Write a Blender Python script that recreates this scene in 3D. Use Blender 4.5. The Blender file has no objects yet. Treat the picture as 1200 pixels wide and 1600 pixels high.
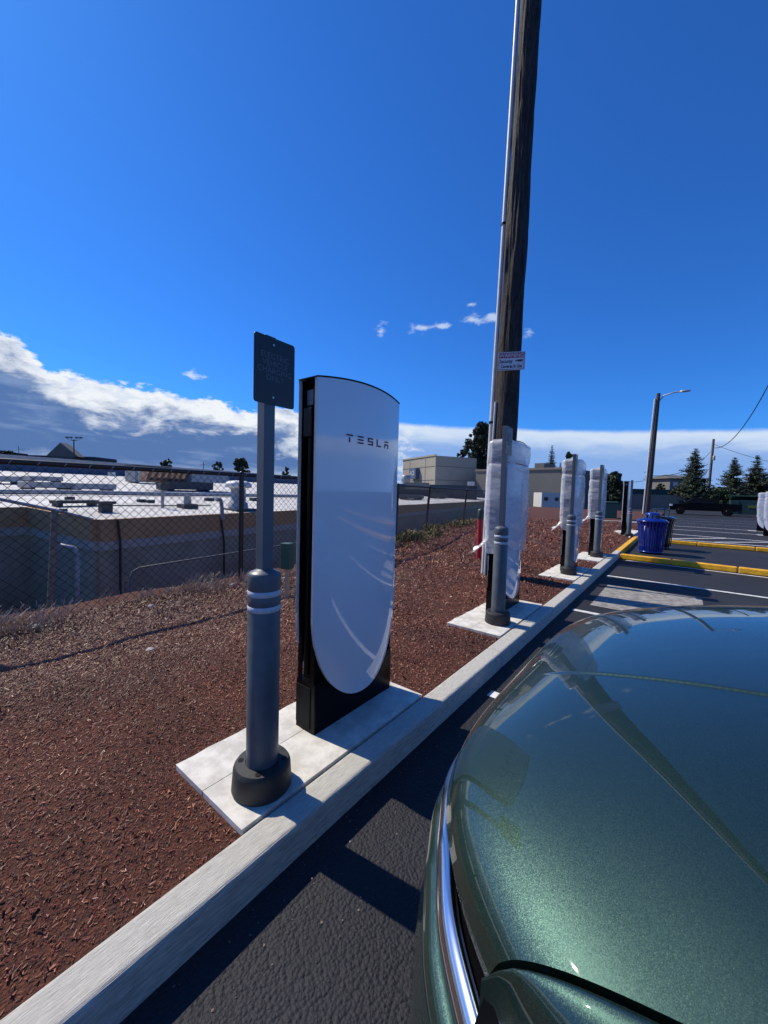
import bpy, bmesh, math, random
import numpy as np
from mathutils import Vector, Matrix, noise as mnoise
random.seed(7); rng = np.random.default_rng(7)
S = bpy.context.scene; COL = S.collection
R = math.radians

# ------------------------------------------------------------ camera, sky, sun, exposure
EYE = 1.6
PITCH, ROLL, YAW = R(3.05), R(1.6), R(37.694)
F = 600.0
_w = Vector((-math.sin(YAW)*math.cos(PITCH), math.cos(YAW)*math.cos(PITCH), -math.sin(PITCH)))
_r0 = Vector((math.cos(YAW), math.sin(YAW), 0)); _u0 = _r0.cross(_w)
_r = _r0*math.cos(ROLL)+_u0*math.sin(ROLL); _u = -_r0*math.sin(ROLL)+_u0*math.cos(ROLL)
CAM = Vector((0, 0, EYE))
cd = bpy.data.cameras.new('camera'); cam = bpy.data.objects.new('camera', cd); COL.objects.link(cam)
cd.sensor_fit = 'HORIZONTAL'; cd.sensor_width = 36; cd.lens = 18; cd.clip_end = 3000; cd.clip_start = 0.02
m = Matrix((( _r.x, _u.x, -_w.x, CAM.x), (_r.y, _u.y, -_w.y, CAM.y), (_r.z, _u.z, -_w.z, CAM.z), (0, 0, 0, 1)))
cam.matrix_world = m; S.camera = cam

def ray(px, py): return _w + _r*((px-600)/F) - _u*((py-800)/F)
def spot(px, py, d): return CAM + ray(px, py)*d                 # point at depth d metres
def ground(px, py, z=0.0):
    v = ray(px, py); return CAM + v*((z-EYE)/v.z)
def azel(px, py):
    v = ray(px, py).normalized(); return math.degrees(math.atan2(-v.x, v.y)), math.degrees(math.asin(v.z))

SUN_EL, SUN_AZ = R(48), math.atan2(-0.99, -0.139)      # azimuth clockwise from +Y
sun_dir = Vector((math.sin(SUN_AZ)*math.cos(SUN_EL), math.cos(SUN_AZ)*math.cos(SUN_EL), math.sin(SUN_EL)))
S.view_settings.view_transform = 'Standard'; S.view_settings.look = 'None'
S.view_settings.exposure = 0.0; S.view_settings.gamma = 1.0; S.view_settings.use_curve_mapping = False
world = bpy.data.worlds.new('World'); S.world = world; world.use_nodes = True
NT = world.node_tree; NT.nodes.clear(); L = NT.links
def nd(tree, t, **k):
    n = tree.nodes.new(t)
    for a, b in k.items(): setattr(n, a, b)
    return n
def mth(tree, op, a, b=None, c=None, clamp=False):
    n = tree.nodes.new('ShaderNodeMath'); n.operation = op; n.use_clamp = clamp
    for i, x in enumerate((a, b, c)):
        if x is None: continue
        if isinstance(x, (int, float)): n.inputs[i].default_value = x
        else: tree.links.new(x, n.inputs[i])
    return n.outputs[0]
def maprange(tree, v, a, b, c=0.0, d=1.0, smooth=True):
    n = tree.nodes.new('ShaderNodeMapRange'); n.interpolation_type = 'SMOOTHSTEP' if smooth else 'LINEAR'
    for i, x in enumerate((v, a, b, c, d)):
        if isinstance(x, (int, float)): n.inputs[i].default_value = x
        else: tree.links.new(x, n.inputs[i])
    return n.outputs[0]
def mixc(tree, f, a, b, mode='MIX'):
    n = tree.nodes.new('ShaderNodeMix'); n.data_type = 'RGBA'; n.blend_type = mode
    if isinstance(f, (int, float)): n.inputs[0].default_value = f
    else: tree.links.new(f, n.inputs[0])
    for i, x in ((6, a), (7, b)):
        if isinstance(x, tuple): n.inputs[i].default_value = (*x, 1) if len(x) == 3 else x
        else: tree.links.new(x, n.inputs[i])
    return n.outputs[2]
sky = nd(NT, 'ShaderNodeTexSky'); sky.sky_type = 'NISHITA'; sky.sun_disc = False
sky.sun_elevation = SUN_EL; sky.sun_rotation = SUN_AZ; sky.air_density = 1.0; sky.dust_density = 0.25; sky.ozone_density = 4.0; sky.altitude = 200
skyc = mixc(NT, 1.0, sky.outputs[0], (0.30, 0.93, 1.84), 'MULTIPLY')
bg = nd(NT, 'ShaderNodeBackground'); L.new(skyc, bg.inputs[0]); bg.inputs[1].default_value = 0.085
tc = nd(NT, 'ShaderNodeTexCoord'); nrm = nd(NT, 'ShaderNodeVectorMath', operation='NORMALIZE'); L.new(tc.outputs['Generated'], nrm.inputs[0])
sx = nd(NT, 'ShaderNodeSeparateXYZ'); L.new(nrm.outputs[0], sx.inputs[0])
el = mth(NT, 'MULTIPLY', mth(NT, 'ARCSINE', sx.outputs[2]), 57.2958)
az = mth(NT, 'MULTIPLY', mth(NT, 'ARCTAN2', mth(NT, 'MULTIPLY', sx.outputs[0], -1.0), sx.outputs[1]), 57.2958)
def wnoise(scale, zs, detail=6, rough=0.55, dist=0.0, off=0.0):
    mp = nd(NT, 'ShaderNodeMapping'); mp.inputs['Scale'].default_value = (scale, scale, scale*zs); mp.inputs['Location'].default_value = (off, off*0.7, off*1.3)
    L.new(nrm.outputs[0], mp.inputs[0]); n = nd(NT, 'ShaderNodeTexNoise'); L.new(mp.outputs[0], n.inputs[0])
    n.inputs['Scale'].default_value = 1; n.inputs['Detail'].default_value = detail; n.inputs['Roughness'].default_value = rough; n.inputs['Distortion'].default_value = dist
    return n.outputs[0]
n_big = wnoise(9, 2.2, 9, 0.62, 0.3); n_fine = wnoise(24, 2.4, 8, 0.62, 0.2, 3.1); n_long = wnoise(5, 7, 6, 0.55, 0.4, 8.2)
ramp = nd(NT, 'ShaderNodeValToRGB'); L.new(mth(NT, 'DIVIDE', mth(NT, 'ADD', az, 180.0), 360.0), ramp.inputs[0])
els = ramp.color_ramp.elements
pts = [(-180, 9), (-60, 8), (-7, 7.9), (12, 9.0), (36, 10.3), (45, 10.2), (52, 10.8), (60, 11.7), (70, 12.2), (79, 12.6), (81, 15.0), (95, 18), (125, 13), (180, 9)]
while len(els) < len(pts): els.new(0.5)
for e, (a, t) in zip(els, sorted(pts)): e.position = (a+180)/360; e.color = (t/20,)*3+(1,)
top = mth(NT, 'MULTIPLY', ramp.outputs[0], 20.0)
left = maprange(NT, az, 37.0, 50.0)
amp = mth(NT, 'MULTIPLY_ADD', left, 6.0, 0.9)
nb = mth(NT, 'ADD', mth(NT, 'MULTIPLY', n_big, 0.6), mth(NT, 'MULTIPLY', n_fine, 0.4))
depth = mth(NT, 'SUBTRACT', mth(NT, 'ADD', top, mth(NT, 'MULTIPLY', mth(NT, 'SUBTRACT', nb, 0.5), amp)), el)
mask = maprange(NT, depth, 0.0, 0.7)
bands = mth(NT, 'ADD', mth(NT, 'MULTIPLY', n_long, 0.6), mth(NT, 'MULTIPLY', n_big, 0.4))
# left bank: sunlit crest, dark belly, pale strip at the horizon
dk = mth(NT, 'ADD', depth, mth(NT, 'MULTIPLY', mth(NT, 'SUBTRACT', n_big, 0.5), 11.0))
lc = mixc(NT, maprange(NT, dk, 1.0, 5.2), (0.88, 0.92, 0.97), (0.095, 0.19, 0.43))
lc = mixc(NT, mth(NT, 'MULTIPLY', maprange(NT, n_fine, 0.54, 0.38), maprange(NT, dk, 5.0, 2.0, 0.0, 0.45)), lc, (0.55, 0.65, 0.84))
lc = mixc(NT, mth(NT, 'MULTIPLY', maprange(NT, bands, 0.52, 0.66), 0.34), lc, (0.42, 0.54, 0.78))
lc = mixc(NT, mth(NT, 'MULTIPLY', maprange(NT, mth(NT, 'ADD', el, mth(NT, 'MULTIPLY', bands, 6.0)), 6.2, 3.9), 0.8), lc, (0.62, 0.72, 0.88))
rc = mixc(NT, maprange(NT, mth(NT, 'ADD', depth, mth(NT, 'MULTIPLY', mth(NT, 'SUBTRACT', bands, 0.5), 6.0)), 0.6, 4.2), (0.62, 0.74, 0.92), (0.24, 0.42, 0.80))
rc = mixc(NT, mth(NT, 'MULTIPLY', maprange(NT, mth(NT, 'ADD', mth(NT, 'MULTIPLY', n_fine, 0.6), mth(NT, 'MULTIPLY', maprange(NT, az, 22.0, 36.0), 0.25)), 0.50, 0.62), 0.6), rc, (0.80, 0.85, 0.92))
cc = mixc(NT, left, rc, lc)
for (px, py, rx, ry) in [(597, 515, 1.0, 1.0), (658, 514, 2.3, 0.9), (690, 508, 1.2, 0.6), (735, 499, 1.7, 1.1), (768, 496, 1.3, 0.7), (302, 585, 1.6, 0.75), (735, 475, 0.8, 0.4), (826, 522, 0.7, 0.8),]:
    a, e = azel(px, py)
    dx = mth(NT, 'DIVIDE', mth(NT, 'SUBTRACT', az, a), rx*.85); dy = mth(NT, 'DIVIDE', mth(NT, 'SUBTRACT', el, e), ry*.62)
    dd = mth(NT, 'SQRT', mth(NT, 'ADD', mth(NT, 'MULTIPLY', dx, dx), mth(NT, 'MULTIPLY', dy, dy)))
    mm = maprange(NT, mth(NT, 'SUBTRACT', mth(NT, 'MULTIPLY', mth(NT, 'SUBTRACT', n_fine, 0.36), 6.0), dd), -0.4, 1.2, 0.0, 0.75)
    mask = mth(NT, 'MAXIMUM', mask, mm)
bgc = nd(NT, 'ShaderNodeBackground'); L.new(cc, bgc.inputs[0]); bgc.inputs[1].default_value = 1.0
mx = nd(NT, 'ShaderNodeMixShader'); L.new(mask, mx.inputs[0]); L.new(bg.outputs[0], mx.inputs[1]); L.new(bgc.outputs[0], mx.inputs[2])
wo = nd(NT, 'ShaderNodeOutputWorld'); L.new(mx.outputs[0], wo.inputs[0])
sl = bpy.data.lights.new('sun', 'SUN'); sl.energy = 5.0; sl.angle = R(0.53); sl.color = (1.0, 0.90, 0.74)
so = bpy.data.objects.new('sun', sl); COL.objects.link(so); so.rotation_euler = (-sun_dir).to_track_quat('-Z', 'Y').to_euler(); so.location = (-20, 0, 40)

# ------------------------------------------------------------ helpers
def tag(o, label=None, cat=None, group=None, kind=None):
    if label: o['label'] = label
    if cat: o['category'] = cat
    if group: o['group'] = group
    if kind: o['kind'] = kind
    return o
def empty(name, loc, rz=0, label=None, cat=None, group=None):
    o = bpy.data.objects.new(name, None); COL.objects.link(o); o.location = loc; o.rotation_euler = (0, 0, rz); o.empty_display_size = .1
    return tag(o, label, cat, group)
def copy_tree(o, parent=None):
    c = o.copy(); COL.objects.link(c); c.parent = parent
    for ch in [x for x in bpy.data.objects if x.parent == o]: copy_tree(ch, c)
    return c
class MB:
    def __init__(s): s.v = []; s.f = []; s.sm = []
    def add(s, vs, fs, smooth=False):
        n = len(s.v); s.v += [tuple(v) for v in vs]; s.f += [tuple(i+n for i in f) for f in fs]; s.sm += [smooth]*len(fs); return s
    def box(s, x0, x1, y0, y1, z0, z1, M=None):
        vs = [Vector((x, y, z)) for z in (z0, z1) for y in (y0, y1) for x in (x0, x1)]
        if M is not None: vs = [M @ v for v in vs]
        return s.add(vs, [(0, 2, 3, 1), (4, 5, 7, 6), (0, 1, 5, 4), (2, 6, 7, 3), (0, 4, 6, 2), (1, 3, 7, 5)])
    def tube(s, a, b, r0, r1=None, n=12, caps=True):
        a, b = Vector(a), Vector(b); r1 = r0 if r1 is None else r1; d = (b-a).normalized()
        u = d.orthogonal().normalized(); w = d.cross(u); vs = []
        for p, r in ((a, r0), (b, r1)):
            for i in range(n):
                t = 2*math.pi*i/n; vs.append(p+u*math.cos(t)*r+w*math.sin(t)*r)
        fs = [(i, (i+1) % n, n+(i+1) % n, n+i) for i in range(n)]; s.add(vs, fs, n > 4)
        if caps: s.add(vs, [tuple(range(n-1, -1, -1)), tuple(range(n, 2*n))])
        return s
    def path(s, pts, r, n=8):
        pts = [Vector(p) for p in pts]; rings = []; u = None
        for i, p in enumerate(pts):
            d = (pts[min(i+1, len(pts)-1)]-pts[max(i-1, 0)]).normalized()
            u = d.orthogonal().normalized() if u is None else (u-d*u.dot(d)).normalized()
            w = d.cross(u); rr = r[i] if isinstance(r, (list, tuple)) else r
            rings.append([p+u*math.cos(2*math.pi*k/n)*rr+w*math.sin(2*math.pi*k/n)*rr for k in range(n)])
        vs = [v for q in rings for v in q]; fs = []
        for i in range(len(pts)-1):
            for k in range(n): fs.append((i*n+k, i*n+(k+1) % n, (i+1)*n+(k+1) % n, (i+1)*n+k))
        s.add(vs, fs, True); s.add(vs, [tuple(range(n-1, -1, -1)), tuple(range(len(vs)-n, len(vs)))]); return s
    def lathe(s, prof, n=32, c=(0, 0, 0), sx=1, sy=1, smooth=True):
        vs = []
        for r, z in prof:
            for i in range(n):
                t = 2*math.pi*i/n; vs.append((c[0]+r*sx*math.cos(t), c[1]+r*sy*math.sin(t), c[2]+z))
        fs = [(j*n+i, j*n+(i+1) % n, (j+1)*n+(i+1) % n, (j+1)*n+i) for j in range(len(prof)-1) for i in range(n)]
        s.add(vs, fs, smooth)
        s.add(vs[:n], [tuple(range(n-1, -1, -1))]); s.add(vs[-n:], [tuple(range(n))]); return s
    def grid(s, rows, smooth=True, flip=False):
        nr, nc = len(rows), len(rows[0]); vs = [v for r in rows for v in r]
        fs = [(i*nc+j, i*nc+j+1, (i+1)*nc+j+1, (i+1)*nc+j) for i in range(nr-1) for j in range(nc-1)]
        if flip: fs = [f[::-1] for f in fs]
        return s.add(vs, fs, smooth)
    def prism(s, poly, z0, z1, smooth=False):
        n = len(poly); vs = [(x, y, z0) for x, y in poly]+[(x, y, z1) for x, y in poly]
        s.add(vs, [(i, (i+1) % n, n+(i+1) % n, n+i) for i in range(n)], smooth)
        return s.add(vs, [tuple(range(n-1, -1, -1)), tuple(range(n, 2*n))])
    def mesh(s, name):
        me = bpy.data.meshes.new(name); me.from_pydata(s.v, [], s.f); me.update()
        me.polygons.foreach_set('use_smooth', s.sm); return me
    def build(s, name, mat, parent=None, bevel=0, loc=None, label=None, segs=2):
        me = s.mesh(name); me.materials.append(mat); o = bpy.data.objects.new(name, me); COL.objects.link(o)
        if parent is not None: o.parent = parent
        if loc is not None: o.location = loc
        if bevel:
            b = o.modifiers.new('bevel', 'BEVEL'); b.width = bevel; b.segments = segs; b.limit_method = 'ANGLE'; b.angle_limit = R(40); b.harden_normals = False
        if label: o['label'] = label
        return o
def numesh(name, verts, faces, mat, nper, parent=None, smooth=False):
    me = bpy.data.meshes.new(name); nv, nf = len(verts), len(faces)
    me.vertices.add(nv); me.vertices.foreach_set('co', np.asarray(verts, dtype=np.float32).ravel())
    me.loops.add(nf*nper); me.loops.foreach_set('vertex_index', np.asarray(faces, dtype=np.int32).ravel())
    me.polygons.add(nf); me.polygons.foreach_set('loop_start', np.arange(0, nf*nper, nper, dtype=np.int32))
    me.polygons.foreach_set('loop_total', np.full(nf, nper, dtype=np.int32)); me.update(); me.validate()
    if smooth: me.polygons.foreach_set('use_smooth', [True]*nf)
    me.materials.append(mat); o = bpy.data.objects.new(name, me); COL.objects.link(o)
    if parent is not None: o.parent = parent
    return o

# ------------------------------------------------------------ materials
def mat(name, col, rough=0.6, metal=0.0, var=0.0, vscale=6.0, bump=0.0, bscale=60.0, coat=0.0, spec=0.5, col2=None, stretch=None, alpha=1.0, bdist=0.01):
    M = bpy.data.materials.new(name); M.use_nodes = True; t = M.node_tree; b = t.nodes['Principled BSDF']
    b.inputs['Base Color'].default_value = (*col, 1); b.inputs['Roughness'].default_value = rough; b.inputs['Metallic'].default_value = metal
    b.inputs['Specular IOR Level'].default_value = spec; b.inputs['Coat Weight'].default_value = coat; b.inputs['Coat Roughness'].default_value = 0.03; b.inputs['Alpha'].default_value = alpha
    tc = t.nodes.new('ShaderNodeTexCoord'); mp = t.nodes.new('ShaderNodeMapping'); t.links.new(tc.outputs['Object'], mp.inputs[0])
    if stretch: mp.inputs['Scale'].default_value = stretch
    if var or col2:
        n = t.nodes.new('ShaderNodeTexNoise'); n.inputs['Scale'].default_value = vscale; n.inputs['Detail'].default_value = 8; n.inputs['Roughness'].default_value = 0.65; t.links.new(mp.outputs[0], n.inputs[0])
        c2 = col2 if col2 else tuple(c*(1-var) for c in col)
        c1 = col if col2 else tuple(min(1, c*(1+var)) for c in col)
        f = maprange(t, n.outputs[0], 0.32, 0.68); t.links.new(mixc(t, f, c2, c1), b.inputs['Base Color'])
        t.links.new(maprange(t, n.outputs[0], 0.3, 0.7, max(0.02, rough-0.06), min(1, rough+0.08)), b.inputs['Roughness'])
    if bump:
        n2 = t.nodes.new('ShaderNodeTexNoise'); n2.inputs['Scale'].default_value = bscale; n2.inputs['Detail'].default_value = 5; t.links.new(mp.outputs[0], n2.inputs[0])
        bp = t.nodes.new('ShaderNodeBump'); bp.inputs['Strength'].default_value = bump; bp.inputs['Distance'].default_value = bdist; t.links.new(n2.outputs[0], bp.inputs['Height']); t.links.new(bp.outputs[0], b.inputs['Normal'])
    return M
# asphalt
M_asph = bpy.data.materials.new('asphalt'); M_asph.use_nodes = True; t = M_asph.node_tree; b = t.nodes['Principled BSDF']
tcn = t.nodes.new('ShaderNodeTexCoord')
def tn(t, scale, detail=4, rough=0.6, src=None, typ='ShaderNodeTexNoise'):
    n = t.nodes.new(typ); n.inputs['Scale'].default_value = scale
    if typ == 'ShaderNodeTexNoise': n.inputs['Detail'].default_value = detail; n.inputs['Roughness'].default_value = rough
    if src is not None: t.links.new(src, n.inputs['Vector'])
    return n
a1 = tn(t, 0.7, 6, 0.6, tcn.outputs['Object']); a2 = tn(t, 130, 3, 0.6, tcn.outputs['Object']); a3 = tn(t, 75, src=tcn.outputs['Object'], typ='ShaderNodeTexVoronoi'); a4 = tn(t, 22, 4, 0.7, tcn.outputs['Object'])
c = mixc(t, maprange(t, a1.outputs[0], 0.35, 0.65), (0.014, 0.0155, 0.020), (0.023, 0.025, 0.031))
c = mixc(t, mth(t, 'MULTIPLY', maprange(t, a2.outputs[0], 0.62, 0.78), 0.5), c, (0.12, 0.12, 0.12)); t.links.new(c, b.inputs['Base Color'])
b.inputs['Roughness'].default_value = 0.72; b.inputs['Specular IOR Level'].default_value = 0.35
hgt = mth(t, 'ADD', mth(t, 'MULTIPLY', a3.outputs['Distance'], -0.9), mth(t, 'ADD', mth(t, 'MULTIPLY', a4.outputs[0], 1.2), mth(t, 'MULTIPLY', a2.outputs[0], 0.5)))
bp = t.nodes.new('ShaderNodeBump'); bp.inputs['Strength'].default_value = 0.95; bp.inputs['Distance'].default_value = 0.008; t.links.new(hgt, bp.inputs['Height']); t.links.new(bp.outputs[0], b.inputs['Normal'])
# broomed concrete of the kerb: streaks along the kerb
M_kerb = mat('kerb_concrete', (0.60, 0.59, 0.52), 0.85, col2=(0.36, 0.35, 0.31), vscale=6, stretch=(60, 2.5, 20), bump=1.0, bscale=7, bdist=0.004)
M_pad = mat('pad_concrete', (0.74, 0.72, 0.65), 0.85, col2=(0.50, 0.48, 0.42), vscale=8, bump=0.35, bscale=150, bdist=0.002)
M_conc = mat('old_concrete', (0.25, 0.24, 0.22), 0.9, var=0.35, vscale=9, bump=0.3, bscale=60)
M_yel = mat('yellow_paint', (0.92, 0.50, 0.015), 0.55, col2=(0.66, 0.32, 0.012), vscale=7, bump=0.3, bscale=40)
M_line = mat('line_paint', (0.78, 0.78, 0.76), 0.7, col2=(0.45, 0.45, 0.45), vscale=14, bump=0.3, bscale=90)
M_lineold = mat('worn_line_paint', (0.36, 0.36, 0.36), 0.8, col2=(0.10, 0.10, 0.10), vscale=6)
M_white = mat('white_gloss', (0.80, 0.83, 0.87), 0.07, coat=1.0, spec=0.5)
M_blackp = mat('black_plastic', (0.004, 0.004, 0.005), 0.30, bump=0.03, bscale=200, spec=0.14)
M_blackm = mat('black_matte', (0.004, 0.004, 0.005), 0.6, spec=0.2)
M_grey = mat('grey_box', (0.16, 0.17, 0.19), 0.5)
M_letter = mat('dark_red_letter', (0.16, 0.006, 0.03), 0.35)
M_boll = mat('bollard_sleeve', (0.095, 0.115, 0.132), 0.42, var=0.16, vscale=9, bump=0.12, bscale=260, bdist=.002)
M_band = mat('reflective_band', (0.50, 0.54, 0.60), 0.35, var=0.08, vscale=60)
M_rub = mat('black_rubber', (0.022, 0.023, 0.025), 0.62, var=0.3, vscale=25, bump=0.15, bscale=150)
M_post = mat('painted_post', (0.10, 0.12, 0.14), 0.38, var=0.06, vscale=15)
M_sign = mat('sign_face', (0.018, 0.022, 0.028), 0.35, var=0.1, vscale=9)
M_signtx = mat('sign_print', (0.13, 0.145, 0.17), 0.5)
M_bolt = mat('zinc_bolt', (0.5, 0.5, 0.5), 0.35, metal=1)
M_galv = mat('galvanised', (0.42, 0.43, 0.44), 0.45, metal=0.6, var=0.15, vscale=14)
M_pvc = mat('pale_conduit', (0.60, 0.61, 0.60), 0.5, var=0.08, vscale=5)
M_fence = mat('black_vinyl', (0.012, 0.012, 0.013), 0.45)
M_red = mat('red_paint', (0.42, 0.012, 0.03), 0.45, var=0.15, vscale=8)
M_greenbox = mat('green_box', (0.02, 0.085, 0.06), 0.5)
M_tan = mat('tan_fascia', (0.44, 0.26, 0.12), 0.85, var=0.1, vscale=2, bump=0.2, bscale=20)
M_band2 = mat('pale_fascia', (0.38, 0.37, 0.33), 0.85, var=0.06, vscale=2)
M_wallg = mat('painted_block_wall', (0.30, 0.285, 0.21), 0.9, var=0.15, vscale=1.5, bump=0.3, bscale=12)
M_roof = mat('white_roof_membrane', (0.66, 0.66, 0.63), 0.8, col2=(0.40, 0.39, 0.36), vscale=0.55, bump=0.2, bscale=4)
M_hvac = mat('roof_metal', (0.32, 0.33, 0.34), 0.5, metal=0.3, var=0.15, vscale=3)
M_hvacd = mat('dark_roof_metal', (0.05, 0.055, 0.06), 0.6, var=0.2, vscale=3)
M_rust = mat('rusty_louvre', (0.16, 0.10, 0.075), 0.8, var=0.3, vscale=6)
M_bldtan = mat('beige_stucco', (0.32, 0.30, 0.25), 0.9, var=0.06, vscale=0.6)
M_bldgrey = mat('grey_stucco', (0.16, 0.16, 0.15), 0.9, var=0.08, vscale=0.5)
M_blddark = mat('dark_wall', (0.045, 0.055, 0.065), 0.85, var=0.1, vscale=0.6)
M_parap = mat('blue_grey_parapet', (0.06, 0.10, 0.17), 0.7, var=0.1, vscale=0.8)
M_shing = mat('shingle', (0.10, 0.095, 0.09), 0.9, var=0.2, vscale=3)
M_glassd = mat('dark_glass', (0.01, 0.012, 0.015), 0.05, coat=0.5)
M_bark = mat('bark', (0.055, 0.042, 0.034), 0.95, var=0.3, vscale=4, bump=0.8, bscale=14, bdist=0.05)
M_leafd = mat('conifer_needles', (0.045, 0.066, 0.030), 0.7, col2=(0.020, 0.034, 0.018), vscale=1.2)
M_leafg = mat('broad_leaves', (0.055, 0.085, 0.028), 0.6, col2=(0.028, 0.05, 0.02), vscale=1.0)
M_dry = mat('dry_grass', (0.50, 0.42, 0.33), 0.9, col2=(0.22, 0.15, 0.11), vscale=20)
M_weed = mat('weed_leaves', (0.20, 0.17, 0.075), 0.8, col2=(0.06, 0.065, 0.022), vscale=10)
M_blue = mat('blue_enamel', (0.004, 0.022, 0.22), 0.22, coat=0.6)
M_teal = mat('teal_paint', (0.06, 0.30, 0.27), 0.6)
M_dump = mat('dumpster_green', (0.012, 0.05, 0.045), 0.6, var=0.2, vscale=3)
M_wallfar = mat('concrete_block_wall', (0.22, 0.18, 0.15), 0.9, var=0.1, vscale=1)
M_soil = mat('soil', (0.055, 0.04, 0.03), 0.95, var=0.3, vscale=3, bump=0.4, bscale=20)
M_rock = mat('pale_rock', (0.42, 0.39, 0.35), 0.85, var=0.25, vscale=20, bump=0.4, bscale=40)
# old pole wood: long cracks along the pole
M_pole = bpy.data.materials.new('old_pole_wood'); M_pole.use_nodes = True; t = M_pole.node_tree; b = t.nodes['Principled BSDF']
tcn = t.nodes.new('ShaderNodeTexCoord'); mp = t.nodes.new('ShaderNodeMapping'); mp.inputs['Scale'].default_value = (1, 1, 0.16); t.links.new(tcn.outputs['Object'], mp.inputs[0])
p1 = tn(t, 45, 8, 0.7, mp.outputs[0]); p2 = tn(t, 3, 6, 0.6, tcn.outputs['Object']); p1.inputs['Distortion'].default_value = 0.6
c = mixc(t, maprange(t, p1.outputs[0], 0.38, 0.62), (0.004, 0.004, 0.005), (0.050, 0.044, 0.042)); c = mixc(t, maprange(t, p2.outputs[0], 0.35, 0.7, 0, 0.5), c, (0.05, 0.045, 0.045), 'MIX')
t.links.new(c, b.inputs['Base Color']); b.inputs['Roughness'].default_value = 0.85
bp = t.nodes.new('ShaderNodeBump'); bp.inputs['Strength'].default_value = 1.0; bp.inputs['Distance'].default_value = 0.02; t.links.new(p1.outputs[0], bp.inputs['Height']); t.links.new(bp.outputs[0], b.inputs['Normal'])
# stretch film
M_film = bpy.data.materials.new('stretch_film'); M_film.use_nodes = True; t = M_film.node_tree; b = t.nodes['Principled BSDF']
b.inputs['Base Color'].default_value = (0.80, 0.82, 0.86, 1); b.inputs['Roughness'].default_value = 0.22; b.inputs['Alpha'].default_value = 0.66; b.inputs['Transmission Weight'].default_value = 0.0
tcn = t.nodes.new('ShaderNodeTexCoord'); mp = t.nodes.new('ShaderNodeMapping'); mp.inputs['Scale'].default_value = (1.0, 0.6, 3.0); mp.inputs['Rotation'].default_value = (0.35, 0.3, 0); t.links.new(tcn.outputs['Object'], mp.inputs[0])
f1 = tn(t, 6, 2, 0.45, mp.outputs[0]); f1.inputs['Distortion'].default_value = 1.4; t.links.new(maprange(t, f1.outputs[0], 0.35, 0.65, 0.44, 0.58), b.inputs['Alpha'])
bp = t.nodes.new('ShaderNodeBump'); bp.inputs['Strength'].default_value = 0.22; bp.inputs['Distance'].default_value = 0.012; t.links.new(f1.outputs[0], bp.inputs['Height']); t.links.new(bp.outputs[0], b.inputs['Normal'])
# green metallic car paint with flakes
M_car = bpy.data.materials.new('green_metallic_paint'); M_car.use_nodes = True; t = M_car.node_tree; b = t.nodes['Principled BSDF']
tcn = t.nodes.new('ShaderNodeTexCoord'); v = tn(t, 1300, src=tcn.outputs['Object'], typ='ShaderNodeTexVoronoi')
sp = t.nodes.new('ShaderNodeSeparateColor'); t.links.new(v.outputs['Color'], sp.inputs[0])
c = mixc(t, maprange(t, sp.outputs[0], 0.45, 1.0), (0.012, 0.036, 0.028), (0.032, 0.074, 0.056)); t.links.new(c, b.inputs['Base Color'])
b.inputs['Metallic'].default_value = 0.72; b.inputs['Roughness'].default_value = 0.44; b.inputs['Coat Weight'].default_value = 1.0; b.inputs['Coat Roughness'].default_value = 0.012; b.inputs['Coat IOR'].default_value = 1.6
vm = t.nodes.new('ShaderNodeVectorMath'); vm.operation = 'SUBTRACT'; t.links.new(v.outputs['Color'], vm.inputs[0]); vm.inputs[1].default_value = (0.5, 0.5, 0.5)
vs = t.nodes.new('ShaderNodeVectorMath'); vs.operation = 'SCALE'; t.links.new(vm.outputs[0], vs.inputs[0]); vs.inputs['Scale'].default_value = 0.15
geo = t.nodes.new('ShaderNodeNewGeometry'); va = t.nodes.new('ShaderNodeVectorMath'); va.operation = 'ADD'; t.links.new(geo.outputs['Normal'], va.inputs[0]); t.links.new(vs.outputs[0], va.inputs[1])
vn = t.nodes.new('ShaderNodeVectorMath'); vn.operation = 'NORMALIZE'; t.links.new(va.outputs[0], vn.inputs[0]); t.links.new(vn.outputs[0], b.inputs['Normal'])
M_chrome = mat('satin_chrome', (0.75, 0.77, 0.80), 0.16, metal=1.0)
M_blackgloss = mat('black_gloss', (0.004, 0.004, 0.005), 0.08, coat=1.0)
M_tyre = mat('tyre', (0.008, 0.008, 0.008), 0.85, bump=0.2, bscale=80, spec=.2)
M_truckglass = mat('truck_glass', (0.004, 0.004, 0.006), 0.3, spec=.2)
M_truck = mat('black_car_paint', (0.003, 0.003, 0.005), 0.5, spec=.1)
M_lamp = mat('lamp_lens', (0.6, 0.62, 0.65), 0.1, coat=1)
M_wred = mat('sign_red', (0.38, 0.03, 0.07), 0.5); M_wwhite = mat('sign_white', (0.62, 0.64, 0.68), 0.5); M_wblack = mat('sign_black', (0.015, 0.02, 0.03), 0.5)

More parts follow.
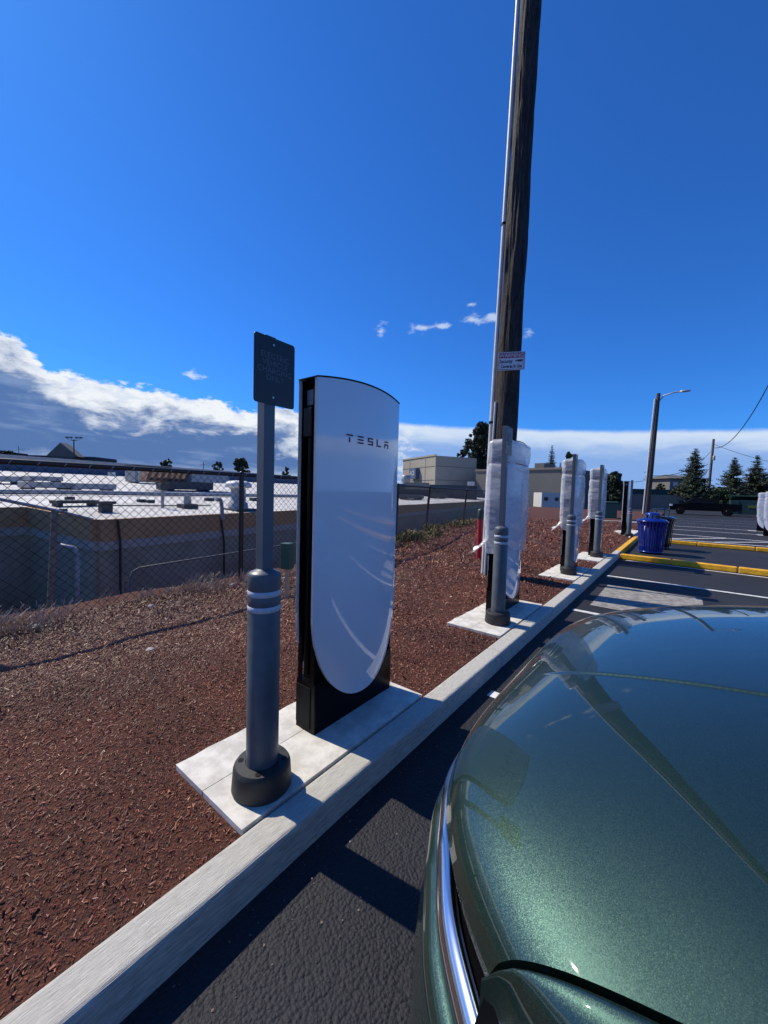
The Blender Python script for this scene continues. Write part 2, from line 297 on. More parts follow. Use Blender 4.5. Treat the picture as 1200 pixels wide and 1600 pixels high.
# ------------------------------------------------------------ ground
g = MB(); g.box(-6.0, 600, -80, 900, -0.5, 0.0); tag(g.build('asphalt_lot', M_asph), 'dark sealed asphalt parking lot', kind='structure')
g = MB(); g.box(-900, 600.5, -400, 1200, -3.2, -2.6); tag(g.build('ground', M_soil), 'bare ground behind and around the lot', kind='structure')
def fence_x(y):
    P = [(-30, -5.45), (4.5, -5.45), (12.0, -7.25), (17.3, -8.3), (30, -10.6), (60, -16)]
    for (a, xa), (b_, xb) in zip(P, P[1:]):
        if y <= b_: return xa+(xb-xa)*(y-a)/(b_-a)
    return P[-1][1]
def bed_z(x, y):
    n = mnoise.noise(Vector((x*0.9, y*0.7, 0)))*0.05+mnoise.noise(Vector((x*3.1, y*3.3, 4)))*0.016
    w = min(1, max(0, (-1.42-x)/0.5)); z = 0.128+n*w+0.05*math.exp(-((x+3.3)/1.0)**2)*w
    for y0, y1 in PADS:                                        # level against the pads
        dx = max(0, -2.03-x); dy = max(0, y0-y, y-y1); d = math.hypot(dx, dy)
        if d < 0.25: z = 0.128+(z-0.128)*(d/0.25)
    if y > 6: z += 0.10*min(1, (y-6)/8)*w*min(1, (-1.42-x)/2)
    return z
PADS = [(0.88, 2.31), (3.80, 5.32), (7.26, 8.75), (9.85, 11.25)]
rows = []; ys = list(np.concatenate([np.arange(-6, 12, 0.08), np.arange(12, 30.01, 0.5)]))
for y in ys:
    fx = fence_x(y)-0.35; r = []
    n = 60
    for i in range(n+1):
        x = -1.385+(fx+1.385)*i/n; r.append((x, y, bed_z(x, y)))
    for dx, dz in ((-0.25, -0.12), (-0.7, -0.7), (-1.2, -2.7)): r.append((fx+dx, y, r[n][2]+dz))
    rows.append(r)
M_mulch = mat('mulch_bed', (0.13, 0.039, 0.019), 0.95, col2=(0.035, 0.011, 0.006), vscale=50, bump=1.0, bscale=90, bdist=0.02)
mb = MB(); mb.grid(rows, flip=True); tag(mb.build('mulch_bed', M_mulch), 'red brown bark mulch bed between kerb and fence', kind='structure')
# loose chips
def bedz_np(X, Y): return np.array([bed_z(float(a), float(b_)) for a, b_ in zip(X, Y)])
N = 330000
u = rng.random(N); Y = np.where(u < 0.62, rng.uniform(-0.4, 4.0, N), np.where(u < 0.85, rng.uniform(4.0, 9.5, N), rng.uniform(9.5, 24, N)))
fxv = np.array([fence_x(y) for y in Y]); X = -1.40-(rng.random(N)**0.9)*(-1.40-fxv-0.1)
keep = np.ones(N, bool)
for y0, y1 in PADS: keep &= ~((X > -2.01) & (Y > y0-0.01) & (Y < y1+0.01))
keep &= ~((Y > 12.4) & (X > -1.5))
X, Y = X[keep], Y[keep]; N = len(X); Z = bedz_np(X, Y)
dist = np.hypot(X, Y); sc = np.clip(dist/4.6, 0.52, 2.8)
ln = rng.gamma(3.0, 0.0042, N)*sc+0.004; wd = ln*rng.uniform(0.16, 0.5, N)
yaw = np.pi*0.5+rng.normal(0.5, 0.75, N); pit = rng.normal(0, 0.42, N); rol = rng.normal(0, 0.6, N)
dx = np.stack([np.cos(yaw)*np.cos(pit), np.sin(yaw)*np.cos(pit), np.sin(pit)], 1)
sd = np.stack([-np.sin(yaw)*np.cos(rol), np.cos(yaw)*np.cos(rol), np.sin(rol)], 1)
C0 = np.stack([X, Y, Z+0.003+np.abs(np.sin(pit))*ln*0.5], 1)
up = np.array([0, 0, 1.0])*(wd*0.25)[:, None]
A = C0-dx*ln[:, None]*.5-sd*wd[:, None]*.35; B = C0+dx*ln[:, None]*.5-sd*wd[:, None]*.25; Cc = C0+dx*ln[:, None]*.45+sd*wd[:, None]*.4; D = C0-dx*ln[:, None]*.4+sd*wd[:, None]*.5
E1 = C0-dx*ln[:, None]*.5+up; E2 = C0+dx*ln[:, None]*.5+up
V = np.stack([A, B, E2, E1, Cc, D], 1).reshape(-1, 3); base = np.arange(N)*6
Fc = np.stack([np.stack([base, base+1, base+2, base+3], 1), np.stack([base+3, base+2, base+4, base+5], 1)], 1).reshape(-1, 4)
M_chip = bpy.data.materials.new('bark_chips'); M_chip.use_nodes = True; t = M_chip.node_tree; b = t.nodes['Principled BSDF']
at_ = t.nodes.new('ShaderNodeAttribute'); at_.attribute_name = 'tint'; t.links.new(at_.outputs['Color'], b.inputs['Base Color']); b.inputs['Roughness'].default_value = 0.5; b.inputs['Specular IOR Level'].default_value = 0.5
chips = numesh('bark_chips', V, Fc, M_chip, 4); k = rng.random(N)
pal = np.array([(0.165, 0.047, 0.023), (0.24, 0.078, 0.040), (0.11, 0.029, 0.013), (0.34, 0.15, 0.08), (0.60, 0.42, 0.28)])
idx = np.where(k < .42, 0, np.where(k < .68, 1, np.where(k < .93, 2, np.where(k < .99, 3, 4))))
pat = np.array([mnoise.noise(Vector((a*1.1, b_*1.3, 9.0)))+.5*mnoise.noise(Vector((a*3.1, b_*3.3, 2.0))) for a, b_ in zip(X, Y)])
# older, greyer mulch near the fence on the near side
old = np.clip((-2.9-X+0.25*np.sin(Y*1.7))*1.1, 0, 1)*np.clip((7-Y)/3, 0.15, 1)
tint = pal[idx]*rng.uniform(0.6, 1.35, N)[:, None]*(1+.75*np.clip(pat, -.6, .6))[:, None]; tint = tint*(1-old[:, None]*.55)+np.array((0.25, 0.135, 0.085))*old[:, None]*.55*rng.uniform(.5, 1.5, N)[:, None]
ca = chips.data.attributes.new('tint', 'FLOAT_COLOR', 'FACE'); cf = np.ones((N*2, 4), np.float32); cf[:, :3] = np.repeat(tint, 2, 0); ca.data.foreach_set('color', cf.ravel())
tag(chips, 'loose red brown bark chips strewn over the bed', kind='stuff')

gx = rng.normal(-1.12, .12, 420); gx = np.where(gx < -1.22, -1.2, gx); gy = rng.uniform(.2, 9, 420); gn = len(gx); gs = np.minimum(rng.gamma(2, .0012, gn)+.001, .006); ga = rng.uniform(0, 6.28, gn)
gv = []; gf = []
for i in range(gn):
    c_, s__ = math.cos(ga[i])*gs[i], math.sin(ga[i])*gs[i]; n0 = len(gv); e_ = rng.uniform(.4, 1)
    gv += [(gx[i]+c_, gy[i]+s__, .002), (gx[i]-s__*e_, gy[i]+c_*e_, .002), (gx[i]-c_, gy[i]-s__, .002), (gx[i]+s__*e_, gy[i]-c_*e_, .002), (gx[i], gy[i], .003+gs[i]*.8)]
    gf += [(n0, n0+1, n0+4), (n0+1, n0+2, n0+4), (n0+2, n0+3, n0+4), (n0+3, n0, n0+4)]
tag(numesh('grit', gv, gf, mat('grit', (.30, .25, .20), .8, col2=(.10, .05, .035), vscale=30), 3), 'fine grit and bark crumbs along the foot of the kerb', kind='stuff')
# kerb of separate segments
def kerb_seg(x0, x1, y0, y1, h, mat_, parent, name='kerb_segment', r=0.022, label=None):
    m_ = MB(); m_.box(x0, x1, y0, y1, -0.1, h); return m_.build(name, mat_, parent, bevel=r, segs=4, label=label)
kerb = empty('kerb', (0, 0, 0)); kerb['kind'] = 'structure'; kerb['label'] = 'broomed concrete kerb along the mulch bed'
yk = [-6, -2.6, 0.0, 3.42, 6.5, 9.3, 11.66, 12.4]
yk = [-6, -3.0, 3.45, 6.5, 9.55, 12.35]
for a, b_ in zip(yk, yk[1:]): kerb_seg(-1.385, -1.235, a+0.002, b_-0.002, 0.15, M_kerb, kerb)
kerb_seg(-1.385, -1.235, 12.354, 15.2, 0.15, M_yel, kerb, label='yellow painted kerb end'); kerb_seg(-1.385, -1.235, 15.204, 18.0, 0.15, M_yel, kerb, label='yellow painted kerb end by the bins')
def bar(name, p0, p1, w, h, mat_, segs, labels, grp, cat='kerb'):
    p0, p1 = Vector((*p0, 0)), Vector((*p1, 0)); d = (p1-p0); Ln = d.length; ang = math.atan2(d.y, d.x)
    root = empty(name, p0, ang, labels, cat, grp); x = 0
    while x < Ln:
        l = segs*random.uniform(.85, 1.15); m_ = MB(); m_.box(x+.012, min(Ln, x+l)-.012, -w/2, w/2, 0.003, h*random.uniform(.96, 1.03)); m_.build('kerb_segment', mat_, root, bevel=0.02, segs=3); x += l
    return root
bar('wheel_kerb', (-1.20, 11.83), (16, 10.2), 0.16, 0.14, M_yel, 1.15, 'yellow kerb running in front of the blue litter bin', 'yellow kerbs round the bin bay')
bar('wheel_kerb', (-1.20, 17.50), (22, 16.0), 0.18, 0.13, M_yel, 1.7, 'yellow kerb beyond the litter bins', 'yellow kerbs round the bin bay')
# equipment pads, each in two pours
plabs = ['concrete pad under the unwrapped charger, nearest the camera', 'concrete pad under the wrapped charger by the utility pole', 'concrete pad under the third charger along the kerb', 'concrete pad under the fourth charger, next to the yellow kerb']
for (y0, y1), lb in zip(PADS, plabs):
    o = empty('concrete_pad', (-1.70, (y0+y1)/2, 0), 0, lb, 'concrete pad', 'concrete pads along the kerb'); hy = (y1-y0)/2
    for (x0, x1, nm) in ((-1.394, -1.722, 0), (-1.724, -2.0, 1)):
        # slightly ragged outer edge
        P = []; n = 16
        inner = x0+1.70; outer = x1+1.70
        P = [(inner, -hy), (inner, hy), (outer, hy)]
        P += [(outer+(mnoise.noise(Vector((k_*.7, y0, nm)))*0.02 if nm else 0), hy-2*hy*k_/n) for k_ in range(1, n)]+[(outer, -hy)]
        P = [(a+(0.02*mnoise.noise(Vector((a*9, b_*3, 3))) if abs(b_) > hy-.001 and nm else 0), b_) for a, b_ in P]
        m_ = MB(); m_.prism(P, 0.02, 0.155); m_.build('slab', M_pad, o, bevel=0.006)
# painted markings
def stripe(p0, p1, w, mat_=M_line, z=0.004, name='stripe', parent=None):
    p0, p1 = Vector((*p0, 0)), Vector((*p1, 0)); d = (p1-p0).normalized(); n = Vector((-d.y, d.x, 0))*w/2
    m_ = MB(); up = Vector((0, 0, z)); q = [p0-n+up, p1-n+up, p1+n+up, p0+n+up]
    m_.add([tuple(v) for v in q], [(0, 1, 2, 3)]); return m_.build(name, mat_, parent)
mk = empty('parking_lines', (0, 0, 0)); mk['kind'] = 'structure'; mk['label'] = 'white painted bay lines on the asphalt'
for y in (2.93, 5.92, 9.02): stripe((-1.14, y), (4.2, y-0.10), 0.10, parent=mk)
stripe((-1.05, 11.62), (9, 10.72), 0.09, parent=mk)
for y, mt in ((25.9, M_line), (29.3, M_line), (33.5, M_lineold), (37.5, M_lineold), (42, M_lineold)): stripe((-0.9, y), (9, y+.4), 0.13, mt, parent=mk)
stripe((-0.9, 22.4), (12, 20.9), 0.15, parent=mk); stripe((-0.9, 19.3), (12, 20.0), 0.15, parent=mk)
for i in range(5): stripe((-0.4+i*1.5, 19.4+i*.1), (1.6+i*1.5, 22.0-i*.22), 0.14, z=0.008, parent=mk)
for y in (26.0, 29.4): stripe((3.0, y-.15), (3.6, y-.15), 0.5, z=0.008, parent=mk)
m_ = MB(); m_.add([(-0.99, 6.35, 0.004), (0.35, 6.35, 0.004), (0.35, 8.1, 0.004), (-0.99, 8.1, 0.004)], [(0, 1, 2, 3)]); tag(m_.build('utility_cover', M_conc), 'worn grey concrete patch set in the asphalt', kind='structure')
# island with the far charger
m_ = MB(); m_.prism([(-1.45, 17.0), (-1.40, 20.6), (-2.6, 21.2), (-3.2, 23.8), (-3.7, 25.5), (-4.1, 25.5), (-3.6, 21.5), (-2.3, 18.6)], 0.0, 0.17); tag(m_.build('island_pavement', M_pad, bevel=.01), 'pale concrete island under the far charger', kind='structure')
m_ = MB(); m_.path([(-3.3, 20.3, .2), (-3.6, 22.5, .2), (-3.9, 24.5, .2), (-3.0, 26, .2), (-1.2, 26.3, .2)], .09, 6); tag(m_.build('island_kerb', M_kerb), 'curved kerb edging of the far island', kind='structure')

# ------------------------------------------------------------ chargers
HALF = 0.394; HT = 2.072
def bulge(y): return 0.055*(1-(y/HALF)**2)
def ztop(y): return HT+0.03*(1-(y/HALF)**2)+0.0
def zbot(y, a=HALF, zb=0.16, hgt=0.56):
    q = min(1, abs(y)/a); return zb+hgt*(1-math.sqrt(max(0, 1-q**2.15)))
def panel(x0, th, a, zb, sign=1, top_off=0.0, bscale=1.0, hgt=0.56):
    m_ = MB(); ny, nz = 40, 60; fr, bk = [], []
    for i in range(ny+1):
        y = -a*math.cos(math.pi*i/ny); z0 = zbot(y, a, zb, hgt); z1 = ztop(y*HALF/a)+top_off; f, k_ = [], []
        for j in range(nz+1):
            z = z0+(z1-z0)*j/nz; low = max(0, 1-(z-zb)/1.0); xx = bulge(y*HALF/a)*bscale-0.035*low*low*0
            f.append((sign*(x0+xx+th), y, z)); k_.append((sign*(x0+xx*0.9), y, z))
        fr.append(f); bk.append(k_)
    m_.grid(fr, flip=sign < 0); m_.grid(bk, flip=sign > 0)
    rim = []
    def edge(seqf, seqb, fl):
        m_.grid([seqf, seqb], smooth=False, flip=fl)
    edge([r[0] for r in fr], [r[0] for r in bk], sign > 0); edge([r[-1] for r in fr], [r[-1] for r in bk], sign < 0)
    edge([r[nz] for r in fr], [r[nz] for r in bk], sign > 0); edge([fr[i][0] for i in range(ny+1)], [bk[i][0] for i in range(ny+1)], sign < 0)
    return m_
def letters(parent, x_of, yc, zc, h, w, gap, d=0.0025):
    """the wordmark of bars: T, E of three bars, S, L, A with its top bar apart"""
    t_ = h*0.20
    G = {'T': [(0, 1, .8, 1), (.40, .60, 0, .62)],
         'E': [(0, 1, .8, 1), (0, 1, .4, .6), (0, 1, 0, .2)],
         'S': [(0, 1, .8, 1), (0, .2, .4, .8), (0, 1, .4, .6), (.8, 1, 0, .4), (0, 1, 0, .2)],
         'L': [(0, .2, 0, 1), (0.2, 1, 0, .2)],
         'A': [(0, 1, .8, 1), (0, .2, 0, .6), (.8, 1, 0, .6), (.2, .8, .4, .6)]}
    tot = 5*w+4*gap; y = yc-tot/2
    for ch in 'TESLA':
        m_ = MB()
        for a, b_, c_, e in G[ch]:
            ya, yb = y+a*w, y+b_*w; za, zb_ = zc+c_*h, zc+e*h
            n = 4; rows_ = []
            for k_ in range(n+1):
                yy = ya+(yb-ya)*k_/n; rows_.append([(x_of(yy)+d, yy, za), (x_of(yy)+d, yy, zb_)])
            m_.grid(rows_, smooth=False)
        m_.build('letter', M_letter, parent); y += w+gap
def make_charger(label):
    """origin at the middle of its foot; faces +X"""
    t_ = empty('ev_charger', (0, 0, 0), 0, label, 'charger', 'electric car chargers')
    xf, xb = 0.055, -0.055
    m_ = MB(); a = 0.372
    # core, sides slightly recessed between two black shells
    m_.box(xb, xf, -a+0.03, a-0.03, 0, HT-0.02); m_.build('core', M_blackm, t_)
    for s in (1, -1):
        q = panel(xf-0.018, 0.020, 0.383, 0.125, s, -0.004, 0.92, 0.60); q.build('shell', M_blackp, t_)
    # foot, squared, with a fine seam
    m_ = MB(); m_.prism([(-.085, -.372), (.083, -.372), (.083, .372), (-.085, .372)], 0, 0.30); m_.build('foot', M_blackp, t_, bevel=.006)
    # tapering cheeks that carry the shells down to the foot
    for s in (1, -1):
        m_ = MB(); m_.box(0.040, 0.070, s*.372-.010 if s > 0 else -.372, s*.372 if s > 0 else -.362, .30, HT-.03); m_.box(-.072, -.040, s*.372-.010 if s > 0 else -.372, s*.372 if s > 0 else -.362, .30, HT-.03); m_.build('side_rail', M_blackp, t_)
    m_ = MB(); m_.box(-.078, -.052, -.377, -.371, 0.035, 0.27); m_.box(-.05, .045, -.377, -.371, 0.02, 0.27); m_.build('foot_cover', M_blackm, t_)
    f = panel(xf+0.006, 0.016, HALF, 0.145, 1); fp = f.build('front_panel', M_white, t_)
    letters(fp, lambda y: xf+0.006+0.016+bulge(y), 0.015, 1.735, 0.047, 0.052, 0.040)
    bpn = panel(xf+0.006, 0.016, HALF, 0.145, -1); bpn.build('back_panel', M_white, t_)
    m_ = MB(); n = 24   # dark cap line
    P = [(xf+.026+bulge(y), y) for y in np.linspace(-HALF, HALF, n)]+[(-(xf+.026+bulge(y)), y) for y in np.linspace(HALF, -HALF, n)]
    vs = [(x, y, ztop(y)+.0015) for x, y in P]+[(x, y, ztop(y)+.009) for x, y in P]; k_ = len(P)
    m_.add(vs, [(i, (i+1) % k_, k_+(i+1) % k_, k_+i) for i in range(k_)]); m_.add(vs, [(i, i+1, 2*n-2-i, 2*n-1-i) for i in range(n-1)]+[(k_+i, k_+2*n-1-i, k_+2*n-2-i, k_+i+1) for i in range(n-1)]); m_.build('top_cap', M_blackp, t_)
    m_ = MB(); m_.box(-.04, .035, -.366, -.34, 1.93, 2.02); m_.build('display', M_grey, t_, bevel=.004)
    m_ = MB(); m_.box(-.052, .03, -.385, -.34, 1.74, 1.92); hs = m_.build('holster', M_blackp, t_, bevel=.012)
    m_ = MB(); m_.path([(0, -.362, 1.76), (0.0, -.364, 1.5), (.005, -.366, 1.0), (0, -.364, .6), (-.01, -.355, .34)], .017, 8); m_.build('cable', M_blackp, t_)
    return t_
clab = ['white unwrapped charger with lettering, nearest the camera', 'charger half wrapped in white film beside the utility pole', 'third charger along the kerb, wrapped in white film', 'fourth charger along the kerb, wrapped, next to the yellow kerb', 'far unwrapped charger on the island behind the blue litter bin', 'wrapped charger at the right edge, the farther of the pair', 'wrapped charger at the right edge, the nearer of the pair']
proto = make_charger(clab[0]); XC = -1.715
cpos = [(XC, 1.872, 0.155, 0), (XC-.03, 4.83, 0.155, 0), (XC+0.0, 8.36, 0.155, 0), (XC+.02, 11.08, 0.155, 0), (-1.72, 17.9, 0.17, 0), (3.72, 29.2, 0.0, -math.pi/2), (3.55, 25.6, 0.0, -math.pi/2)]
chs = [proto]
for i in range(1, 7): chs.append(copy_tree(proto))
for o, (x, y, z, a), lb in zip(chs, cpos, clab): o.location = (x, y, z); o.rotation_euler.z = a; o['label'] = lb
chs[2].scale = (1, 1, 1.03); chs[3].scale = (1, 1, 1.03)
# film wraps
def sstep0(a, b_, x): q = min(1, max(0, (x-a)/(b_-a))); return q*q*(3-2*q)
def film(idx, zlow, seed, tail=True):
    ch = chs[idx]; m_ = MB(); rows_ = []; n = 120; nz = 70
    ztp = HT+0.035
    for j in range(nz+1):
        q = j/nz; z = zlow+(ztp-zlow)*q; tape = 0.020*math.exp(-((z-1.83)/0.03)**2)
        bul = 0.022*math.exp(-((z-1.40)/0.28)**2)+0.008*math.exp(-((z-1.98)/.10)**2)
        hx, hy = 0.145+bul*.5-tape*.4, 0.402+bul-tape
        if z > ztp-0.05: k_ = (z-(ztp-0.05))/0.05; s_ = math.sqrt(max(0, 1-k_**2*.55)); hx *= s_; hy *= (0.6+0.4*s_)
        r = []
        for i in range(n+1):
            th = 2*math.pi*(i % n)/n; c_, s_ = math.cos(th), math.sin(th)
            px_ = math.copysign(abs(c_)**0.30, c_)*hx; py_ = math.copysign(abs(s_)**0.30, s_)*hy
            side_ = sstep0(.75, .98, abs(s_)); rg = lambda x, y, z: .32-abs(mnoise.noise(Vector((x, y, z))))
            nn = mnoise.noise(Vector((px_*4+seed, py_*3, z*3+py_*2)))*.012+rg(px_*9+seed, seed, z*15+px_*16)*.013*side_+(1-side_)*(rg(seed, py_*3.2+z*1.6, z*2.2-py_*2)*.006+rg(seed+4, py_*8-z*5, z*6+py_*4)*.002)
            rr = 1+0; zz = z-(0.06*math.sin(3*th+seed)+0.03*math.sin(7*th))*(1-q)**3 if j < 12 else z
            r.append((px_+math.copysign(nn, c_)*1.3, py_+math.copysign(nn, s_), zz))
        rows_.append(r)
    rows_.append([(v_[0]*.35, v_[1]*.7, ztp+.012+.012*mnoise.noise(Vector((v_[0]*20, v_[1]*20, seed)))) for v_ in rows_[-1]])
    rows_.append([(0, v_[1]*.3, ztp+.005) for v_ in rows_[-1]])
    m_.grid(rows_); w = m_.build('plastic_wrap', M_film, ch)
    rows_ = []
    for z in (1.822, 1.834):
        rows_.append([(math.copysign(abs(math.cos(t_))**.30, math.cos(t_))*.143, math.copysign(abs(math.sin(t_))**.30, math.sin(t_))*.389, z) for t_ in np.linspace(0, 2*math.pi, 81)])
    mt = MB(); mt.grid(rows_); mt.build('tape', M_wred, w)
    if tail:
        mt = MB(); rows_ = []
        for k_ in range(9):
            a = k_/8; rows_.append([(-.10-.17*a+.015*math.sin(s_*3), -.385-.05*a+(s_-.5)*.05*(1+a), zlow+.10-.16*a+.05*(s_-.5)+.02*math.sin(9*a+s_*6)) for s_ in (0, .25, .5, .75, 1)])
        mt.grid(rows_); mt.build('loose_end', M_film, w)
film(1, 0.80, 1.0); film(2, 0.83, 5.2); film(3, 0.86, 9.4); film(5, 0.75, 3.3, False); film(6, 0.75, 7.7, False)

# ------------------------------------------------------------ bollards with sign posts
def text(body, size, mat_, parent, M, name='lettering', ext=0.0006, sx=1.0, bold=0.0):
    cu = bpy.data.curves.new(name, 'FONT'); cu.body = body; cu.size = size; cu.align_x = 'CENTER'; cu.align_y = 'CENTER'; cu.extrude = ext; cu.resolution_u = 3; cu.offset = bold
    tmp = bpy.data.objects.new('tmp_text', cu); COL.objects.link(tmp); dg = bpy.context.evaluated_depsgraph_get(); dg.update()
    me = bpy.data.meshes.new_from_object(tmp.evaluated_get(dg)); bpy.data.objects.remove(tmp)
    me.transform(M @ Matrix.Diagonal((sx, 1, 1, 1))); me.materials.clear(); me.materials.append(mat_); o = bpy.data.objects.new(name, me); COL.objects.link(o); o.parent = parent
    return o
def rot_to(nx, ny):   # text plane: local x -> horizontal, y -> up, z -> outward normal (nx,ny)
    n = Vector((nx, ny, 0)).normalized(); up = Vector((0, 0, 1)); x = up.cross(n)
    return Matrix(((x.x, up.x, n.x, 0), (x.y, up.y, n.y, 0), (x.z, up.z, n.z, 0), (0, 0, 0, 1)))
def make_bollard(label):
    t_ = empty('bollard_sign_post', (0, 0, 0), 0, label, 'sign post', 'grey bollards carrying sign posts')
    m_ = MB(); m_.lathe([(.136, 0), (.141, .01), (.134, .105)], 56); m_.lathe([(.134, .1051), (.131, .114), (.124, .124)], 56); vs_ = [(r_*math.cos(k_*2*math.pi/56), r_*math.sin(k_*2*math.pi/56), z_) for r_, z_ in ((.124, .1242), (.079, .127), (.079, .07)) for k_ in range(56)]; m_.add(vs_, [(j_*56+k_, j_*56+(k_+1) % 56, (j_+1)*56+(k_+1) % 56, (j_+1)*56+k_) for j_ in range(2) for k_ in range(56)]); rb = m_.build('rubber_base', M_rub, t_)
    for a in (2.3, 3.9, 5.5, .8):
        m_ = MB(); m_.tube((.101*math.cos(a), .101*math.sin(a), .122), (.101*math.cos(a), .101*math.sin(a), .1275), .013, .014, 14); m_.build('bolt_hole', M_blackm, rb)
    m_ = MB(); R_ = .0755
    prof = [(R_, .04), (R_, .866), (R_-.001, .868), (R_-.001, .897), (R_, .899), (R_, .938), (R_-.001, .940), (R_-.001, .969), (R_, .971), (R_+.0005, 1.034), (R_-.002, 1.044), (R_-.009, 1.051), (R_-.026, 1.058), (.034, 1.066)]
    m_.lathe(prof, 48); m_.build('sleeve', M_boll, t_)
    for z in (.869, .941):
        m_ = MB(); m_.lathe([(R_-.0005, z), (R_+.0009, z+.001), (R_+.0009, z+.025), (R_-.0005, z+.026)], 48); m_.build('reflective_band', M_band, t_)
    m_ = MB(); m_.box(-.029, .029, -.029, .029, 1.04, 2.137); m_.build('post', M_post, t_, bevel=.004)
    m_ = MB(); P = []; w, h0, h1, r_ = .111, 1.828, 2.130, .014
    for cy, cz, a0 in ((w-r_, h1-r_, 0), (-w+r_, h1-r_, 90), (-w+r_, h0+r_, 180), (w-r_, h0+r_, 270)):
        for k_ in range(5): a = R(a0+k_*22.5); P.append((cy+r_*math.cos(a), cz+r_*math.sin(a)))
    P = [(a+.022, b_) for a, b_ in P]; n = len(P); vs = [(.030, y, z) for y, z in P]+[(.0335, y, z) for y, z in P]
    m_.add(vs, [(i, (i+1) % n, n+(i+1) % n, n+i) for i in range(n)]+[tuple(range(n-1, -1, -1)), tuple(range(n, 2*n))]); sp_ = m_.build('sign_plate', M_sign, t_)
    for k_, s_ in enumerate(('ELECTRIC', 'VEHICLE', 'CHARGING', 'ONLY')):
        text(s_, .0365, M_signtx, sp_, Matrix.Translation((.0337, .022, 2.045-.0325*k_)) @ rot_to(1, 0))
    for z in (2.098, 1.862):
        m_ = MB(); m_.tube((.033, .012, z), (.0365, .012, z), .006, .005, 10); m_.build('bolt', M_bolt, sp_)
    return t_
blab = ['grey bollard and sign post in front of the unwrapped charger', 'grey bollard and sign post in front of the charger by the utility pole', 'grey bollard and sign post at the third charger along the kerb', 'grey bollard and sign post at the fourth charger, near the yellow kerb', 'grey bollard and sign post on the island behind the blue bin']
b0 = make_bollard(blab[0])
bl = [b0]+[copy_tree(b0) for _ in range(4)]
for o, (x, y), lb, rz in zip(bl, [(-1.545, 1.085), (-1.575, 4.20), (-1.60, 7.78), (-1.565, 10.55), (-1.52, 17.25)], blab, (0, .03, .05, -.04, 0)):
    o.location = (x, y, .155); o['label'] = lb; o.rotation_euler.z = rz
bl[1].scale = (1, 1, 1.03); bl[2].scale = bl[3].scale = (1, 1, 1.045)

# ------------------------------------------------------------ utility pole, conduit, warning sign, red pipe
pole = empty('utility_pole', (-2.55, 6.62, 0.0), 0, 'thick dark weathered wooden utility pole with white conduit up its side', 'utility pole')
rows_ = []
for j in range(261):
    z = j*.05; r0 = .205-.0055*z; cx = .017*z; r = []
    for i in range(73):
        th = 2*math.pi*(i % 72)/72; c_, s_ = math.cos(th), math.sin(th)
        nn = mnoise.noise(Vector((c_*3.2, s_*3.2, z*.5)))*.012+mnoise.noise(Vector((c_*9, s_*9, z*1.3)))*.014+abs(mnoise.noise(Vector((c_*15, s_*15, z*.9))))*.030-abs(mnoise.noise(Vector((c_*7, s_*7, z*.5+5))))*.02
        r.append((cx+(r0+nn)*c_, (r0+nn)*s_, z))
    rows_.append(r)
m_ = MB(); m_.grid(rows_); m_.build('pole_shaft', M_pole, pole)
m_ = MB(); m_.path([(-.225, -.05, 0), (-.182, -.05, 2.9), (-.058, -.05, 8.5), (.03, -.05, 12.8)], .036, 14); cdt = m_.build('conduit', M_pvc, pole)
m_ = MB()
for z in (2.85, 6.2): m_.tube((-.242+.0210*z, -.05, z), (-.242+.0210*z, -.05, z+.04), .045, .045, 14)
m_.build('clamp', M_blackm, cdt)
m_ = MB(); m_.path([(-.14, -.17, .0), (-.12, -.16, 1.5), (-.08, -.15, 3.2)], .02, 10); m_.build('ground_wire_moulding', M_pvc, pole)
ws = empty('warning_sign', (-2.335, 6.335, 3.80), 0, 'small white and red WARNING security cameras sign nailed on the utility pole', 'sign')
nv = (0.42, -0.91); RM = rot_to(*nv)
def plate(w, h, d0, d1, mt, nm, par, bevel=0):
    m_ = MB(); m_.box(-w/2, w/2, -h/2, h/2, d0, d1, RM); return m_.build(nm, mt, par, bevel=bevel)
hw, hh = .425, .295
sb = plate(hw, hh, 0, .004, M_wwhite, 'backing', ws)
def off(x, y, d): return RM @ Matrix.Translation((x, y, d))
m_ = MB()
for (x0, x1, y0, y1) in ((-hw/2+.012, hw/2-.012, hh/2-.018, hh/2-.012), (-hw/2+.012, hw/2-.012, -hh/2+.012, -hh/2+.018), (-hw/2+.012, -hw/2+.018, -hh/2+.018, hh/2-.018), (hw/2-.018, hw/2-.012, -hh/2+.018, hh/2-.018)): m_.box(x0, x1, y0, y1, .004, .0048, RM)
m_.build('border', M_wblack, sb)
m_ = MB(); m_.box(-hw/2+.022, hw/2-.022, hh/2-.098, hh/2-.022, .004, .0050, RM); m_.build('header', M_wred, sb)
text('WARNING', .083, M_wwhite, sb, off(0, hh/2-.060, .0052), sx=.95, bold=.001)
text('Security', .078, M_wblack, sb, off(-.085, -.005, .0045), sx=.80, bold=.002)
text('Cameras in Use', .078, M_wblack, sb, off(0, -.085, .0045), sx=.66, bold=.002)
m_ = MB(); m_.box(.09, .15, -.012, .020, .004, .0048, RM); m_.box(.06, .085, -.006, .014, .004, .0048, RM); m_.add([RM @ Vector(p) for p in ((.152, -.012, .0047), (.18, .0, .0047), (.18, .022, .0047), (.152, .020, .0047))], [(0, 1, 2, 3)]); m_.build('camera_icon', M_wblack, sb)
rp = empty('red_standpipe', (-3.42, 7.85, 0.1), 0, 'slim red standpipe with dark cap in the mulch left of the utility pole', 'standpipe')
m_ = MB(); m_.tube((0, 0, 0), (0, 0, .98), .058, .056, 18); m_.build('pipe', M_red, rp)
